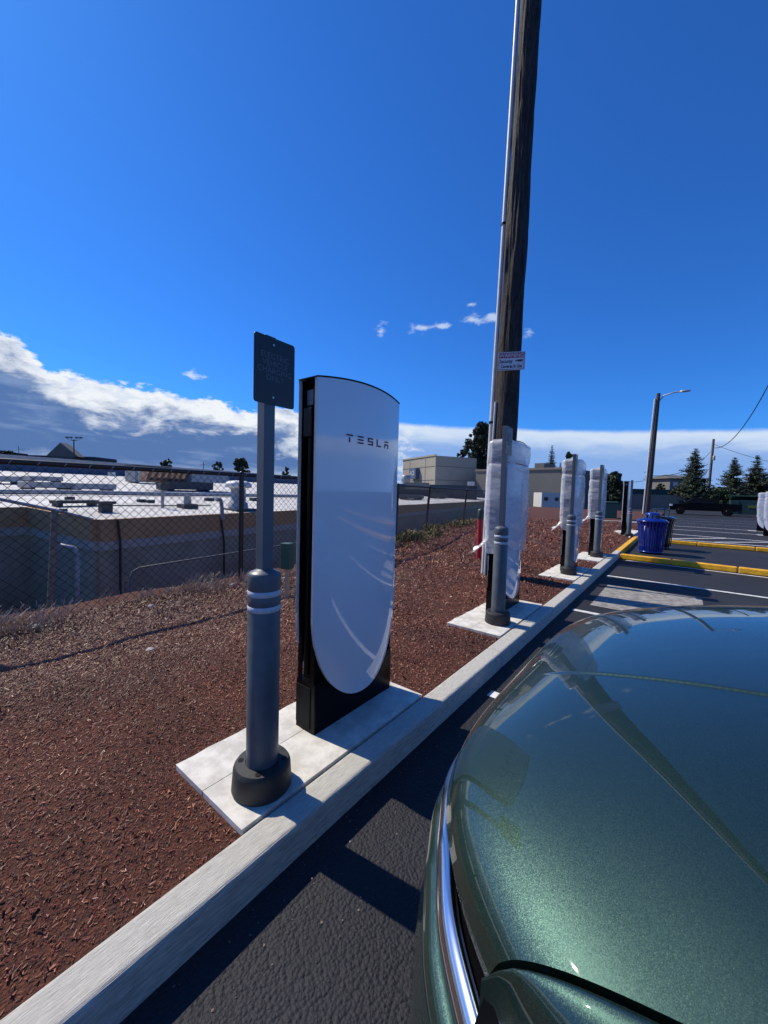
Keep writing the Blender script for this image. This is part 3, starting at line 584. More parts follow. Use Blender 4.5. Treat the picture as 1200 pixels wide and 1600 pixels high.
m_ = MB(); m_.lathe([(.062, .96), (.066, .98), (.066, 1.14), (.05, 1.18), (.02, 1.19)], 18); m_.tube((.05, 0, 1.1), (.10, 0, 1.1), .025); m_.build('cap', mat('dark_cap', (.03, .05, .05), .5), rp)
p = spot(449, 875, 5.0); gb = empty('green_marker_box', (p.x, p.y, .1), .4, 'small green utility box on a stake beside the fence', 'utility box')
m_ = MB(); m_.box(-.07, .07, -.06, .06, .46, .80); m_.build('box', M_greenbox, gb, bevel=.012); m_ = MB(); m_.box(-.02, .02, -.02, .02, -.05, .47); m_.build('stake', mat('pale_wood', (.45, .33, .22), .8), gb)

# ------------------------------------------------------------ chain link fence
FP = [(-5.45, -6.0), (-5.45, 4.5), (-7.25, 12.0), (-8.3, 17.3), (-10.6, 30.0)]
fence = empty('chain_link_fence', (-5.45, 0, 0), 0, 'black chain link fence behind the mulch bed', 'fence'); fl = Vector((-5.45, 0, 0))
FZ0, FZ1 = 0.08, 1.80
def fpt(y): return Vector((fence_x(y), y, 0))-fl
lean = {3.39: 0, 12.03: .10, 17.2: .10}
for y, ln_ in ((-5.9, 0), (-2.6, 0), (0.3, 0), (3.39, 0), (6.2, 0), (9.1, .04), (12.03, .12), (17.2, .16), (22.3, .1), (29.5, 0)):
    b_ = fpt(y); m_ = MB(); r_ = .038 if y < 5 else .045
    m_.tube(b_+Vector((-ln_*.8, -ln_*.4, 0.0)), b_+Vector((ln_*.3, 0, FZ1+.02)), r_, r_, 12); ps = m_.build('post', M_fence, fence)
    m_ = MB(); m_.lathe([(r_+.006, FZ1-.01), (r_+.006, FZ1+.03), (.012, FZ1+.055)], 12, c=tuple(b_+Vector((ln_*.3, 0, 0)))); m_.build('post_cap', M_fence, ps)
for (xa, ya), (xb_, yb) in zip(FP, FP[1:]):
    m_ = MB(); A_ = Vector((xa, ya, FZ1))-fl; B_ = Vector((xb_, yb, FZ1))-fl; m_.tube(A_, B_, .030, .030, 10); m_.build('top_rail', M_fence, fence)
# woven mesh, real wires
wv, wf = [], []
def wire(a, b_, r_):
    d = (b_-a).normalized(); u_ = d.orthogonal().normalized(); w_ = d.cross(u_); n0 = len(wv)
    for p in (a, b_):
        for k_ in range(3): th = 2*math.pi*k_/3; wv.append(tuple(p+u_*math.cos(th)*r_+w_*math.sin(th)*r_))
    for k_ in range(3): wf.append((n0+k_, n0+(k_+1) % 3, n0+3+(k_+1) % 3, n0+3+k_))
H = FZ1-FZ0-.02; cell = 0.10
for (xa, ya), (xb_, yb) in zip(FP, FP[1:]):
    a = Vector((xa, ya, 0))-fl; b_ = Vector((xb_, yb, 0))-fl; Ln = (b_-a).length; d = (b_-a)/Ln; nrm_ = Vector((-d.y, d.x, 0)); k_ = -int(H/cell)-1; zs = 1.0
    while k_*cell < Ln+H:
        s0 = k_*cell
        for sg in (1, -1):
            lo, hi = (s0, s0+H) if sg == 1 else (s0+H, s0); t0, t1 = 0.0, 1.0
            # clip to the panel
            def at_t(t): return lo+(hi-lo)*t
            ts = sorted([(0-lo)/(hi-lo), (Ln-lo)/(hi-lo)]); t0 = max(0, ts[0]); t1 = min(1, ts[1])
            if t1 > t0+.01: wire(a+d*at_t(t0)+nrm_*.0022*sg+Vector((0, 0, FZ0+H*t0)), a+d*at_t(t1)+nrm_*.0022*sg+Vector((0, 0, FZ0+H*t1)), .0032)
        k_ += 1
fm = numesh('wire_mesh', wv, wf, M_fence, 4, fence); fm['kind'] = 'stuff'
m_ = MB()   # tie wires that glint on the top rail
for (xa, ya), (xb_, yb) in zip(FP[:2], FP[1:3]):
    A_ = Vector((xa, ya, FZ1))-fl; B_ = Vector((xb_, yb, FZ1))-fl; n = int((B_-A_).length/.22)
    for i in range(n): p = A_.lerp(B_, (i+.3)/n); m_.tube(p+Vector((.0, -.012, -.028)), p+Vector((.0, .012, .028)), .029, .029, 8, True) if 0 else m_.tube(p+Vector((.028, -.01, -.02)), p+Vector((.028, .012, .012)), .0035, .0035, 5)
m_.build('tie_wires', M_galv, fence)

# ------------------------------------------------------------ dry weeds, rocks along the fence
def tuft_mesh(n, spread, h, wdt, centers):
    vs, fs = [], []
    for c_, s_ in centers:
        for _ in range(n):
            x, y = c_[0]+random.gauss(0, spread), c_[1]+random.gauss(0, spread); z = c_[2]; hh_ = h*s_*random.uniform(.4, 1.2); a = random.uniform(0, 6.28); ln_ = random.uniform(.1, .8)*hh_
            dx_, dy_ = math.cos(a)*ln_, math.sin(a)*ln_; px_, py_ = -math.sin(a)*wdt, math.cos(a)*wdt; n0 = len(vs)
            vs += [(x-px_, y-py_, z), (x+px_, y+py_, z), (x+dx_*.4+px_*.8, y+dy_*.4+py_*.8, z+hh_*.6), (x+dx_*.4-px_*.8, y+dy_*.4-py_*.8, z+hh_*.6), (x+dx_+px_*2, y+dy_+py_*2, z+hh_), (x+dx_-px_*2, y+dy_-py_*2, z+hh_*.97)]
            fs += [(n0, n0+1, n0+2, n0+3), (n0+3, n0+2, n0+4, n0+5)]
    return vs, fs
cs = []
for _ in range(60):
    y = random.uniform(-.2, 6.0); x = fence_x(y)+random.gauss(.12, .16); cs.append(((x, y, bed_z(x, y)), random.choice((.2, .3, .42))))
for _ in range(34):
    y = random.choice((random.gauss(2.7, .45), random.gauss(.75, .2))); x = fence_x(y)+random.gauss(.22, .14); cs.append(((x, y, bed_z(x, y)), random.uniform(.5, 1.05)))
vs, fs = tuft_mesh(34, .05, .23, .0016, cs); tag(numesh('dry_weeds', vs, fs, M_dry, 4), 'straw coloured dry weeds along the foot of the fence', kind='stuff')
cs = []
for _ in range(55):
    y = random.uniform(7.4, 17); x = fence_x(y)+random.gauss(.25, .22); cs.append(((x, y, bed_z(x, y)), random.uniform(.5, 1.2)))
vs, fs = tuft_mesh(34, .12, .22, .008, cs); tag(numesh('green_weeds', vs, fs, M_weed, 4), 'low green weeds under the fence right of the first charger', kind='stuff')
rock0 = None
for i, (x, y, s_) in enumerate([(-5.15, 3.75, .07), (-5.1, 3.95, .05), (-5.2, 3.1, .045), (-5.05, 4.35, .06), (-4.95, 1.9, .035), (-3.55, 1.35, .028), (-5.15, .9, .04)]):
    bm = bmesh.new(); bmesh.ops.create_icosphere(bm, subdivisions=2, radius=1)
    for v_ in bm.verts: v_.co *= 1+mnoise.noise(v_.co*1.7+Vector((i*3, 0, 0)))*.5
    for v_ in bm.verts: v_.co = Vector((v_.co.x*s_*1.3, v_.co.y*s_, v_.co.z*s_*.7))
    me = bpy.data.meshes.new('stone'); bm.to_mesh(me); bm.free(); me.materials.append(M_rock); o = bpy.data.objects.new('stone', me); COL.objects.link(o); o.location = (x, y, bed_z(x, y)+s_*.2)
    tag(o, ['pale stone by the fence post, larger one', 'pale stone beside the larger one near the fence post', 'pale pebble left of the fence post', 'pale stone behind the sign bollard near the fence', 'small pale stone at the upper edge of the mulch', 'pale pebble alone in the middle of the mulch', 'small stone at the far left foot of the fence'][i], 'stone', 'stones on the mulch')

# ------------------------------------------------------------ low building with the white roof
K = .85; O = Vector((-12.4*K, 3.45*K, 0)); A2 = Vector((-9.8, 48.3, 0)).normalized(); N2 = Vector((-A2.y, A2.x, 0)); ZR = 1.6-K; SL = .05
def B(a, n, z=0.0): return O+A2*a+N2*n+Vector((0, 0, z))
def rz_(n): return ZR+SL*max(0, n)
def roof_at(px, py):
    v_ = ray(px, py); nz = Vector((-SL*N2.x, -SL*N2.y, 1)); p0 = B(0, 0, ZR); return CAM+v_*((p0-CAM).dot(nz)/v_.dot(nz))
bld = empty('low_commercial_building', (0, 0, 0), 0, 'long low building with a white membrane roof and tan fascia beyond the fence', 'building')
bld.location = O
def LB(a, n, z): return A2*a+N2*n+Vector((0, 0, z))
NQ = 3.15; FAR = 35; AL = -30; AR = 62
def wallseg(a0, n0, a1, n1, z0, z1, outn, th, mt, nm):
    p, q = LB(a0, n0, 0), LB(a1, n1, 0); o_ = (A2*outn[0]+N2*outn[1])*th; m_ = MB()
    vs = [p, q, q+o_, p+o_]; d0 = rz_(n0)-ZR; d1 = rz_(n1)-ZR
    zz0 = [z0+d0, z0+d1, z0+d1, z0+d0] if z0 > -1.5 else [z0]*4; zz1 = [z1+d0, z1+d1, z1+d1, z1+d0]
    vv = [(v_.x, v_.y, z_) for v_, z_ in zip(vs, zz0)]+[(v_.x, v_.y, z_) for v_, z_ in zip(vs, zz1)]
    m_.add(vv, [(0, 1, 5, 4), (1, 2, 6, 5), (2, 3, 7, 6), (3, 0, 4, 7), (0, 3, 2, 1), (4, 5, 6, 7)]); return m_.build(nm, mt, bld)
for (a0, n0, a1, n1, on) in ((0, 0, AR, 0, (0, -1)), (0, 0, 0, NQ, (-1, 0)), (0, NQ, AL, NQ, (0, -1))):
    wallseg(a0, n0, a1, n1, ZR-.47, ZR+.03, on, .12, M_tan, 'fascia'); wallseg(a0, n0, a1, n1, ZR-.70, ZR-.473, on, .09, M_band2, 'fascia_band'); wallseg(a0, n0, a1, n1, -2.6, ZR-.703, on, .05, M_wallg, 'wall')
m_ = MB()
def rp_(a, n): v_ = LB(a, n, 0); return (v_.x, v_.y, rz_(n))
m_.add([rp_(0, 0), rp_(AR, 0), rp_(AR, FAR), rp_(0, FAR)], [(0, 1, 2, 3)]); m_.add([rp_(AL, NQ), rp_(-.001, NQ), rp_(-.001, FAR), rp_(AL, FAR)], [(0, 1, 2, 3)]); m_.build('roof', M_roof, bld)
m_ = MB(); p_, q_ = LB(AL, FAR, 0), LB(AR, FAR, 0); o_ = N2*.4; zt = rz_(FAR)
vs = [p_, q_, q_+o_, p_+o_]; m_.add([(v_.x, v_.y, zt-.3) for v_ in vs]+[(v_.x, v_.y, zt+1.0) for v_ in vs], [(0, 1, 5, 4), (1, 2, 6, 5), (2, 3, 7, 6), (3, 0, 4, 7), (4, 5, 6, 7)]); m_.build('parapet', M_parap, bld)
m_ = MB(); m_.add([(v_.x, v_.y, zt+1.002) for v_ in vs]+[(v_.x, v_.y, zt+1.42) for v_ in vs], [(0, 1, 5, 4), (1, 2, 6, 5), (2, 3, 7, 6), (3, 0, 4, 7), (4, 5, 6, 7)]); m_.build('parapet_cap', M_hvac, bld)
BANG = math.atan2(A2.y, A2.x)
def roofbox(px, py, w, dpt, h, mt, name, label, cat, z=0, rot=0, grp=None, feet=True, lid=None):
    p = roof_at(px, py); dpx = ((p+A2-CAM).dot(_r)/(p+A2-CAM).dot(_w)-(p-CAM).dot(_r)/(p-CAM).dot(_w))*F; ppm = F/(p-CAM).dot(_w)
    w = w/dpx; h = h/ppm; dpt = min(dpt, w*.6) if w < 1 else dpt; o = empty(name, p, BANG+rot, label, cat, grp)
    m_ = MB(); m_.box(-w/2, w/2, 0, dpt, z, z+h); b_ = m_.build('casing', mt, o, bevel=.02)
    if lid: m_ = MB(); m_.box(-w/2-.05, w/2+.05, -.05, dpt+.05, z+h+.002, z+h+.08); m_.build('lid', lid, o)
    if feet: m_ = MB(); [m_.box(sx_*w*.4-.06, sx_*w*.4+.06, .05, dpt-.05, -.1, z+.0 if z > 0 else .05) for sx_ in (-1, 1)]; m_.build('feet', M_hvacd, o)
    return o
gD = 'grey duct boxes on the white roof'
roofbox(14, 757, 46, 1.0, 9, M_hvac, 'roof_duct', 'grey duct box at the left edge of the photo on the white roof', 'roof duct', .12, grp=gD)
roofbox(74, 755, 50, 1.0, 7, M_hvac, 'roof_duct', 'farther grey duct box behind the longer one on the left roof', 'roof duct', .12, grp=gD)
roofbox(82, 767, 66, 1.0, 9, M_hvac, 'roof_duct', 'long grey duct box in the middle of the left group', 'roof duct', .12, grp=gD)
roofbox(152, 769, 60, 1.0, 9, M_hvac, 'roof_duct', 'rightmost grey duct box of the left roof group', 'roof duct', .12, grp=gD)
roofbox(124, 792, 62, .45, 5, M_hvacd, 'roof_tray', 'low dark tray near the roof corner', 'roof tray', .10)
roofbox(168, 801, 17, .4, 13, M_hvacd, 'roof_vent_box', 'black square vent box near the roof edge', 'vent box', 0, feet=False, lid=M_hvacd)
roofbox(99, 801, 14, .3, 6, M_hvacd, 'roof_block', 'small dark block under the low tray at the roof corner', 'roof block', 0, feet=False)
roofbox(111, 783, 13, .3, 7, M_hvacd, 'roof_curb', 'small dark vent on a curb behind the low tray', 'roof vent', 0, feet=False)
for i, (x, y) in enumerate([(223, 785), (237, 786), (330, 783), (402, 783)]): roofbox(x, y, 11, .3, 5, M_hvacd, 'roof_block', ['left of two dark pipe blocks on the roof', 'right of two dark pipe blocks on the roof', 'dark pipe block left of the tall fan on the roof', 'dark pipe block right of the tall fan on the roof'][i], 'roof block', 0, feet=False)
# air units
ho = roofbox(240, 756, 54, 1.2, 24, M_hvac, 'air_unit', 'grey air unit with pale panels at the left of the roof units', 'air unit', .1, lid=M_hvacd)
bb = [c for c in ho.children if c.name.startswith('casing')][0].data; wx = max(v.co.x for v in bb.vertices); hz_ = max(v.co.z for v in bb.vertices)
for a0, a1, b0_, b1_ in ((-.1, .3, .3, .95), (-.85, -.4, .1, .8)): m_ = MB(); m_.box(wx*a0, wx*a1, -.03, -.005, hz_*b0_, hz_*b1_); m_.build('access_panel', M_pvc, ho)
ho = roofbox(301, 768, 66, 1.2, 12, M_hvacd, 'air_unit', 'large dark air unit with rusty slanted louvres', 'air unit', .1)
bb = [c for c in ho.children if c.name.startswith('casing')][0].data; wx = max(v.co.x for v in bb.vertices); hz_ = max(v.co.z for v in bb.vertices)
for k_ in range(7):
    m_ = MB(); RMk = Matrix.Translation((wx*(-1.75+k_*.25), .3, hz_*1.0)) @ Matrix.Rotation(R(24), 4, 'Y'); m_.box(-.04, wx*.09, 0, .7, 0, hz_*1.35, RMk); m_.build('louvre', M_rust, ho)
m_ = MB(); vs = [(wx*x, y, hz_*(1.02+z)) for x, y, z in ((-.1, -.05, 0), (1.9, -.05, 0), (1.75, .1, 1.3), (.1, .1, 1.3), (-.1, 1.1, 0), (1.9, 1.1, 0), (1.75, 1, 1.3), (.1, 1, 1.3))]; m_.add(vs, [(0, 1, 2, 3), (5, 4, 7, 6), (1, 5, 6, 2), (4, 0, 3, 7), (3, 2, 6, 7)]); m_.build('hood', M_hvac, ho)
p = roof_at(372, 797); fan = empty('roof_fan', p, 0, 'tall exhaust fan stack with mushroom cap close to the roof edge', 'exhaust fan')
m_ = MB(); m_.lathe([(.34, 0), (.33, .25), (.26, .3), (.25, .80)], 20); m_.build('stack', M_hvac, fan)
m_ = MB(); m_.lathe([(.27, .78), (.44, .80), (.46, .88), (.40, .98), (.28, 1.03), (.1, 1.05)], 24); m_.build('mushroom_cap', mat('white_metal', (.66, .68, .68), .45), fan)
m_ = MB(); m_.box(-.45, .55, -.4, .5, -.05, .06); m_.build('curb', M_hvacd, fan)
for i, (x, y, h, r_) in enumerate([(254, 794, .72, .05), (293, 794, .42, .12)]):
    p = roof_at(x, y); o = empty('vent_pipe', p, 0, ['thin vent pipe with square hood on the roof', 'short stubby vent pipe with a wide base on the roof'][i], 'vent pipe', 'vent pipes on the roof'); m_ = MB(); m_.tube((0, 0, 0), (0, 0, h), r_, r_, 10); m_.build('pipe', M_hvac, o); m_ = MB(); m_.box(-r_*2.2, r_*2.2, -r_*2, r_*2, h*(.82 if i == 0 else 0), h*(1.1 if i == 0 else .35)); m_.build('hood' if i == 0 else 'base', M_hvacd, o, bevel=.01)
m_ = MB(); pts_ = [roof_at(x, y)+Vector((0, 0, .12)) for x, y in ((-60, 774), (120, 774), (240, 776), (350, 777), (460, 778), (600, 781))]; m_.path(pts_, .09, 8); tag(m_.build('roof_pipe', M_hvac), 'thick grey pipe run across the white roof', 'pipe')
m_ = MB(); pts_ = [roof_at(x, y)+Vector((0, 0, .06)) for x, y in ((150, 793), (250, 793), (330, 792), (352, 780), (356, 802))]; m_.path(pts_[:3], .02, 6); tag(m_.build('roof_cable', M_hvacd), 'thin dark cable lying along the roof edge', 'cable')
for i, (x, y, w_) in enumerate([(650, 781, 1.6), (690, 779, 1.0), (735, 779, 1.2)]): roofbox(x, y, w_*16, .9, 6, M_hvacd, 'air_unit', ['dark low air unit on the roof right of the unwrapped charger', 'small dark roof unit left of the leaning fence post', 'dark roof unit behind the leaning fence posts'][i], 'air unit', .1)
roofbox(176, 744, 9, .5, 6, M_pvc, 'roof_vent', 'small pale round-topped vent far back on the roof', 'roof vent', 0, feet=False)
# pipes on and in front of the wall
def wall_pt(px, py, n=-.16):
    v_ = ray(px, py); p0 = B(0, n); return CAM+v_*((p0-CAM).dot(N2)/v_.dot(N2))
p = wall_pt(122, 862, NQ-3.0); q = wall_pt(121, 960, NQ-3.0)
m_ = MB(); pp = [wall_pt(95, 852, .4), wall_pt(116, 856, .15), wall_pt(122, 866, .05), wall_pt(122, 965, .05)]; m_.path(pp, .045, 8); tag(m_.build('downpipe', M_hvac), 'pale grey downpipe beside the building corner', 'pipe')
for i, (x, y0, y1) in enumerate([(188, 812, 938), (350, 812, 905)]):
    m_ = MB(); m_.path([wall_pt(x-4, y0), wall_pt(x, y0+35), wall_pt(x, y1+30)], .03, 6); tag(m_.build('wall_conduit', M_fence), ['left dark conduit on the wall under the fascia', 'dark conduit on the wall left of the tall fence post'][i], 'conduit', 'dark conduits on the building wall')
m_ = MB(); m_.path([wall_pt(338, 780, -.2), wall_pt(344, 781, -.2), wall_pt(346, 786, -.2), wall_pt(348, 812, -.2)], .06, 8); tag(m_.build('gooseneck_pipe', M_hvac), 'grey gooseneck pipe bent over the roof edge', 'pipe')
M_railc = mat('dull_pipe', (.12, .13, .14), .6)
hr = empty('handrail', spot(205, 930, 7.3), 0, 'thin pipe handrail in the sunken yard behind the fence', 'handrail'); hl = hr.location
m_ = MB(); m_.path([spot(202, 960, 7.0)-hl, spot(203, 905, 7.0)-hl, spot(207, 893, 7.05)-hl, spot(218, 887, 7.1)-hl, spot(300, 874, 7.6)-hl, spot(480, 846, 9)-hl], .016, 8); m_.build('rail', M_railc, hr)
m_ = MB(); m_.path([spot(195, 960, 7.0)-hl, spot(195, 912, 7.0)-hl, spot(199, 907, 7.0)-hl], .014, 8); m_.build('stub', M_railc, hr)
gp = empty('weathered_gate_post', spot(80, 960, 6.6), 0, 'weathered post with a sloping rail behind the fence at left', 'post'); gl = gp.location
m_ = MB(); m_.tube(spot(77, 985, 6.6)-gl, spot(86, 798, 6.6)-gl, .05, .05, 10); m_.build('post', mat('weathered_metal', (.20, .18, .14), .7, var=.3, vscale=10), gp)
m_ = MB(); m_.path([spot(-40, 772, 6.0)-gl, spot(84, 797, 6.6)-gl, spot(145, 812, 7.2)-gl], .028, 8); m_.build('rail', M_hvac, gp)

# ------------------------------------------------------------ buildings beyond
def far_t(px, C_, d):      # distance along d from C_ at which it is seen at column px
    lo, hi = 0, 300
    def col(t): q = C_+d*t-CAM; return 600+F*q.dot(_r)/q.dot(_w)
    s_ = 1 if col(10) > col(0) else -1
    for _ in range(50):
        m__ = (lo+hi)/2
        if (px-col(m__))*s_ > 0: lo = m__
        else: hi = m__
    return lo
def gz(px, py, d): return spot(px, py, d).z
tb = empty('beige_store', (0, 0, 0), 0, 'beige flat roofed store with a small dark wall sign, beyond the white roof', 'building')
c0 = spot(679, 768, 70); c0.z = 0; dl = Vector((-.86, .5, 0)).normalized(); dr = Vector((.5, .86, 0)).normalized(); tb.location = c0
tl, tr = far_t(628, c0, dl), far_t(742, c0, dr); zt = gz(679, 712, 70)
m_ = MB(); q = [Vector(), dr*tr, dr*tr+dl*tl, dl*tl]; m_.add([(v_.x, v_.y, -3) for v_ in q]+[(v_.x, v_.y, zt) for v_ in q], [(0, 1, 5, 4), (1, 2, 6, 5), (2, 3, 7, 6), (3, 0, 4, 7), (4, 5, 6, 7)]); m_.build('walls', M_bldtan, tb)
nl = Vector((-dl.y, dl.x, 0)); nl = nl if nl.dot(-c0) > 0 else -nl
def facebox(par, base, d, n, a0, a1, z0, z1, th, mt, nm):
    m_ = MB(); q = [base+d*a0, base+d*a1, base+d*a1+n*th, base+d*a0+n*th]; m_.add([(v_.x, v_.y, z0) for v_ in q]+[(v_.x, v_.y, z1) for v_ in q], [(0, 1, 5, 4), (1, 2, 6, 5), (2, 3, 7, 6), (3, 0, 4, 7), (4, 5, 6, 7), (0, 3, 2, 1)]); return m_.build(nm, mt, par)
nr = Vector((dr.y, -dr.x, 0)); nr = nr if nr.dot(-c0) > 0 else -nr
for k_ in (.27, .75): facebox(tb, Vector(), dl, nl, tl*k_, tl*k_+.12, -1, zt-.3, .04, M_bldgrey, 'joint')
for z_ in (.35, .65): facebox(tb, Vector(), dl, nl, .2, tl, zt*z_+1, zt*z_+1.1, .05, M_bldgrey, 'joint'); facebox(tb, Vector(), dr, nr, .2, tr-.2, zt*z_+1, zt*z_+1.1, .05, M_bldgrey, 'joint')
facebox(tb, Vector(), dl, nl, -.2, tl+.2, zt-.02, zt+.25, .15, M_bldtan, 'coping')
sg = facebox(tb, Vector(), dl, nl, tl*.44, tl*.64, zt-4.1, zt-2.0, .9, M_parap, 'sign_box')
cen = dl*(tl*.54)+nl*.93+Vector((0, 0, zt-3.0)); text('ACE', 1.25, M_wwhite, sg, Matrix.Translation(cen) @ rot_to(nl.x, nl.y), sx=.9, ext=.01)
for (x0, x1, yt, d, nm, lb, mt) in [(742, 884, 733, 62, 'grey_warehouse', 'dark grey flat roofed building behind the wrapped chargers', M_bldgrey)]:
    a = spot(x0, 780, d+8); a.z = 0; b_ = spot(x1, 780, d-4); b_.z = 0; dd = (b_-a).normalized(); ln_ = (b_-a).length; nn = Vector((-dd.y, dd.x, 0)); o = empty(nm, a, 0, lb, 'building'); z1 = gz(860, yt, d)
    m_ = MB(); q = [Vector(), dd*ln_, dd*ln_+nn*25, nn*25]; m_.add([(v_.x, v_.y, -2) for v_ in q]+[(v_.x, v_.y, z1) for v_ in q], [(0, 1, 5, 4), (1, 2, 6, 5), (2, 3, 7, 6), (3, 0, 4, 7), (4, 5, 6, 7)]); m_.build('walls', mt, o)
    facebox(o, Vector(), dd, -nn, -.1, ln_+.1, z1-.25, z1+.08, .15, M_wallfar, 'coping')
    m_ = MB(); m_.add([tuple(v_) for v_ in [dd*ln_*.62+nn*2+Vector((0, 0, z1)), dd*ln_*.72+nn*2+Vector((0, 0, z1)), dd*ln_*.72+nn*6+Vector((0, 0, z1)), dd*ln_*.62+nn*6+Vector((0, 0, z1))]]+[tuple(v_) for v_ in [dd*ln_*.62+nn*2+Vector((0, 0, z1+1)), dd*ln_*.72+nn*2+Vector((0, 0, z1+1)), dd*ln_*.72+nn*6+Vector((0, 0, z1+1)), dd*ln_*.62+nn*6+Vector((0, 0, z1+1))]], [(0, 1, 5, 4), (1, 2, 6, 5), (3, 0, 4, 7), (4, 5, 6, 7)]); m_.build('penthouse', mt, o)
def simple_house(x0, x1, ytop, ybot, d, name, label, mt, wins=(), th=6, cat='building'):
    a = spot(x0, ybot, d); b_ = spot(x1, ybot, d); zb = a.z; zt = gz((x0+x1)/2, ytop, d); a.z = b_.z = 0; dd = (b_-a).normalized(); ln_ = (b_-a).length; nn = Vector((-dd.y, dd.x, 0))
    o = empty(name, a, 0, label, cat); m_ = MB(); q = [Vector(), dd*ln_, dd*ln_+nn*th, nn*th]; m_.add([(v_.x, v_.y, min(zb, 0)) for v_ in q]+[(v_.x, v_.y, zt) for v_ in q], [(0, 1, 5, 4), (1, 2, 6, 5), (2, 3, 7, 6), (3, 0, 4, 7), (4, 5, 6, 7)]); m_.build('walls', mt, o)
    for (u0, u1, v0, v1, m2, nm) in wins: facebox(o, Vector(), dd, -nn, ln_*u0, ln_*u1, zb+(zt-zb)*v0, zb+(zt-zb)*v1, .1, m2, nm)
    return o, dd, nn, ln_, zt
M_wh = mat('white_wall', (.55, .55, .53), .8)
simple_house(846, 884, 770, 787, 55, 'white_shop_front', 'small white shop front seen between the wrapped chargers', M_wh, [(.1, .25, .3, .6, M_glassd, 'window'), (.55, .68, .3, .6, M_glassd, 'window'), (.8, .9, .3, .6, M_glassd, 'window')], 3)
simple_house(962, 1300, 776, 804, 62, 'block_wall', 'long low grey brown block wall across the far side of the lot', M_wallfar, (), .3, 'wall')
simple_house(962, 1046, 764, 784, 80, 'green_roofed_shed', 'low dark green building behind the block wall', M_dump, [(.03, .2, .2, .8, M_blddark, 'door'), (.25, .45, .2, .8, M_blddark, 'door')], 8)
simple_house(1036, 1049, 774, 779, 70, 'teal_container', 'small teal container top showing over the block wall', M_teal, (), 2, 'container')
o, dd, nn, ln_, zt_ = simple_house(1044, 1085, 748, 795, 110, 'apartment_block', 'brown apartment block with balconies left of the tall conifer', M_bldgrey, [(.12, .30, .74, .88, M_wh, 'balcony'), (.12, .30, .46, .60, M_wh, 'balcony'), (.34, .62, .72, .92, M_glassd, 'window'), (.34, .62, .44, .62, M_glassd, 'window')], 10)
m_ = MB(); q = [-dd*.8-nn*.8, dd*(ln_+.8)-nn*.8, dd*(ln_+.8)+nn*10.8, -dd*.8+nn*10.8]; r0 = [dd*2+nn*5, dd*(ln_-2)+nn*5]; m_.add([(v_.x, v_.y, zt_) for v_ in q]+[(v_.x, v_.y, zt_+1.3) for v_ in r0], [(0, 1, 5, 4), (1, 2, 5), (2, 3, 4, 5), (3, 0, 4)]); m_.build('roof', M_shing, o)
# far roofline on the left with gable
simple_house(-60, 148, 711, 735, 120, 'far_dark_building', 'long dark roofline on the horizon at far left', M_blddark, (), 10)
o, dd, nn, ln_, zt_ = simple_house(80, 115, 713, 735, 117, 'gabled_house', 'grey gable roof on the left horizon beside the floodlight mast', M_shing, (), 2.4, 'house')
m_ = MB(); q = [(-dd*1.5), dd*(ln_+1.5), dd*(ln_+1.5)+nn*2.5, -dd*1.5+nn*2.5]; hgt_ = gz(97, 692, 117)-zt_; m_.add([(v_.x, v_.y, zt_) for v_ in q]+[(v_.x, v_.y, zt_+hgt_) for v_ in (dd*ln_*.5-nn*.6, dd*ln_*.5+nn*2.5)], [(0, 1, 4), (1, 2, 5, 4), (2, 3, 5), (3, 0, 4, 5)]); m_.build('gable_roof', M_bldgrey, o)
o, dd, nn, ln_, zt_ = simple_house(-14, 14, 706, 735, 110, 'gabled_house', 'half seen gable at the very left edge on the horizon', M_blddark, (), 6, 'house')
simple_house(400, 475, 746, 760, 90, 'far_flat_building', 'far flat grey roofs behind the sign post at the horizon', M_hvac, [(.1, .3, .8, 1.3, M_hvacd, 'roof_unit'), (.6, .72, .8, 1.3, M_hvacd, 'roof_unit')], 8)
simple_house(595, 745, 757, 776, 50, 'dark_low_building', 'low dark navy building just beyond the white roof', M_blddark, [(.25, .5, .6, 1.12, M_bldgrey, 'roof_unit'), (.9, .97, 1.0, 1.3, M_wh, 'roof_unit')], 6)
p = spot(634, 752, 60); o = empty('cooling_tower', p, 0, 'squat pale cooling tower in front of the beige store', 'cooling tower')
m_ = MB(); m_.lathe([(.7, -2), (.65, -.5), (.45, -.3), (.72, 0), (.72, .8), (.5, .95)], 20); m_.build('tower', M_hvac, o); m_ = MB(); m_.box(-1.7, 1.7, -1.5, 1.5, -3.4, -1.5); m_.build('base', M_parap, o)

# ------------------------------------------------------------ poles and lamps far off
def lamp_mast(px, py0, py1, d, label, name='floodlight_mast'):
    b_ = spot(px, py0, d); t_ = spot(px, py1, d); o = empty(name, b_, 0, label, 'light pole'); m_ = MB(); h = t_.z-b_.z; m_.tube((0, 0, 0), (0, 0, h), .16, .12, 8); m_.build('mast', M_hvacd, o)
    for i, s_ in enumerate((-1.7, -.7, .7, 1.7)):
        m_ = MB(); dirx = _r0*s_; m_.path([(0, 0, h-.3), tuple(dirx*.7+Vector((0, 0, h-.1))), tuple(dirx+Vector((0, 0, h+.35)))], .05, 6); ar = m_.build('arm', M_hvacd, o); m_ = MB(); m_.box(dirx.x-.35, dirx.x+.35, dirx.y-.3, dirx.y+.3, h+.35, h+.6); m_.build('lamp_head', M_hvacd, ar)
lamp_mast(116, 735, 687, 95, 'floodlight mast with four heads on the left horizon')
lp = empty('street_lamp', (-2.65, 45.5, 0), 0, 'tall wooden street lamp pole with curved arm behind the litter bins', 'street lamp')
topv = spot(1026, 618, lp.location.x*_w.x+45.5*_w.y); hL = topv.z
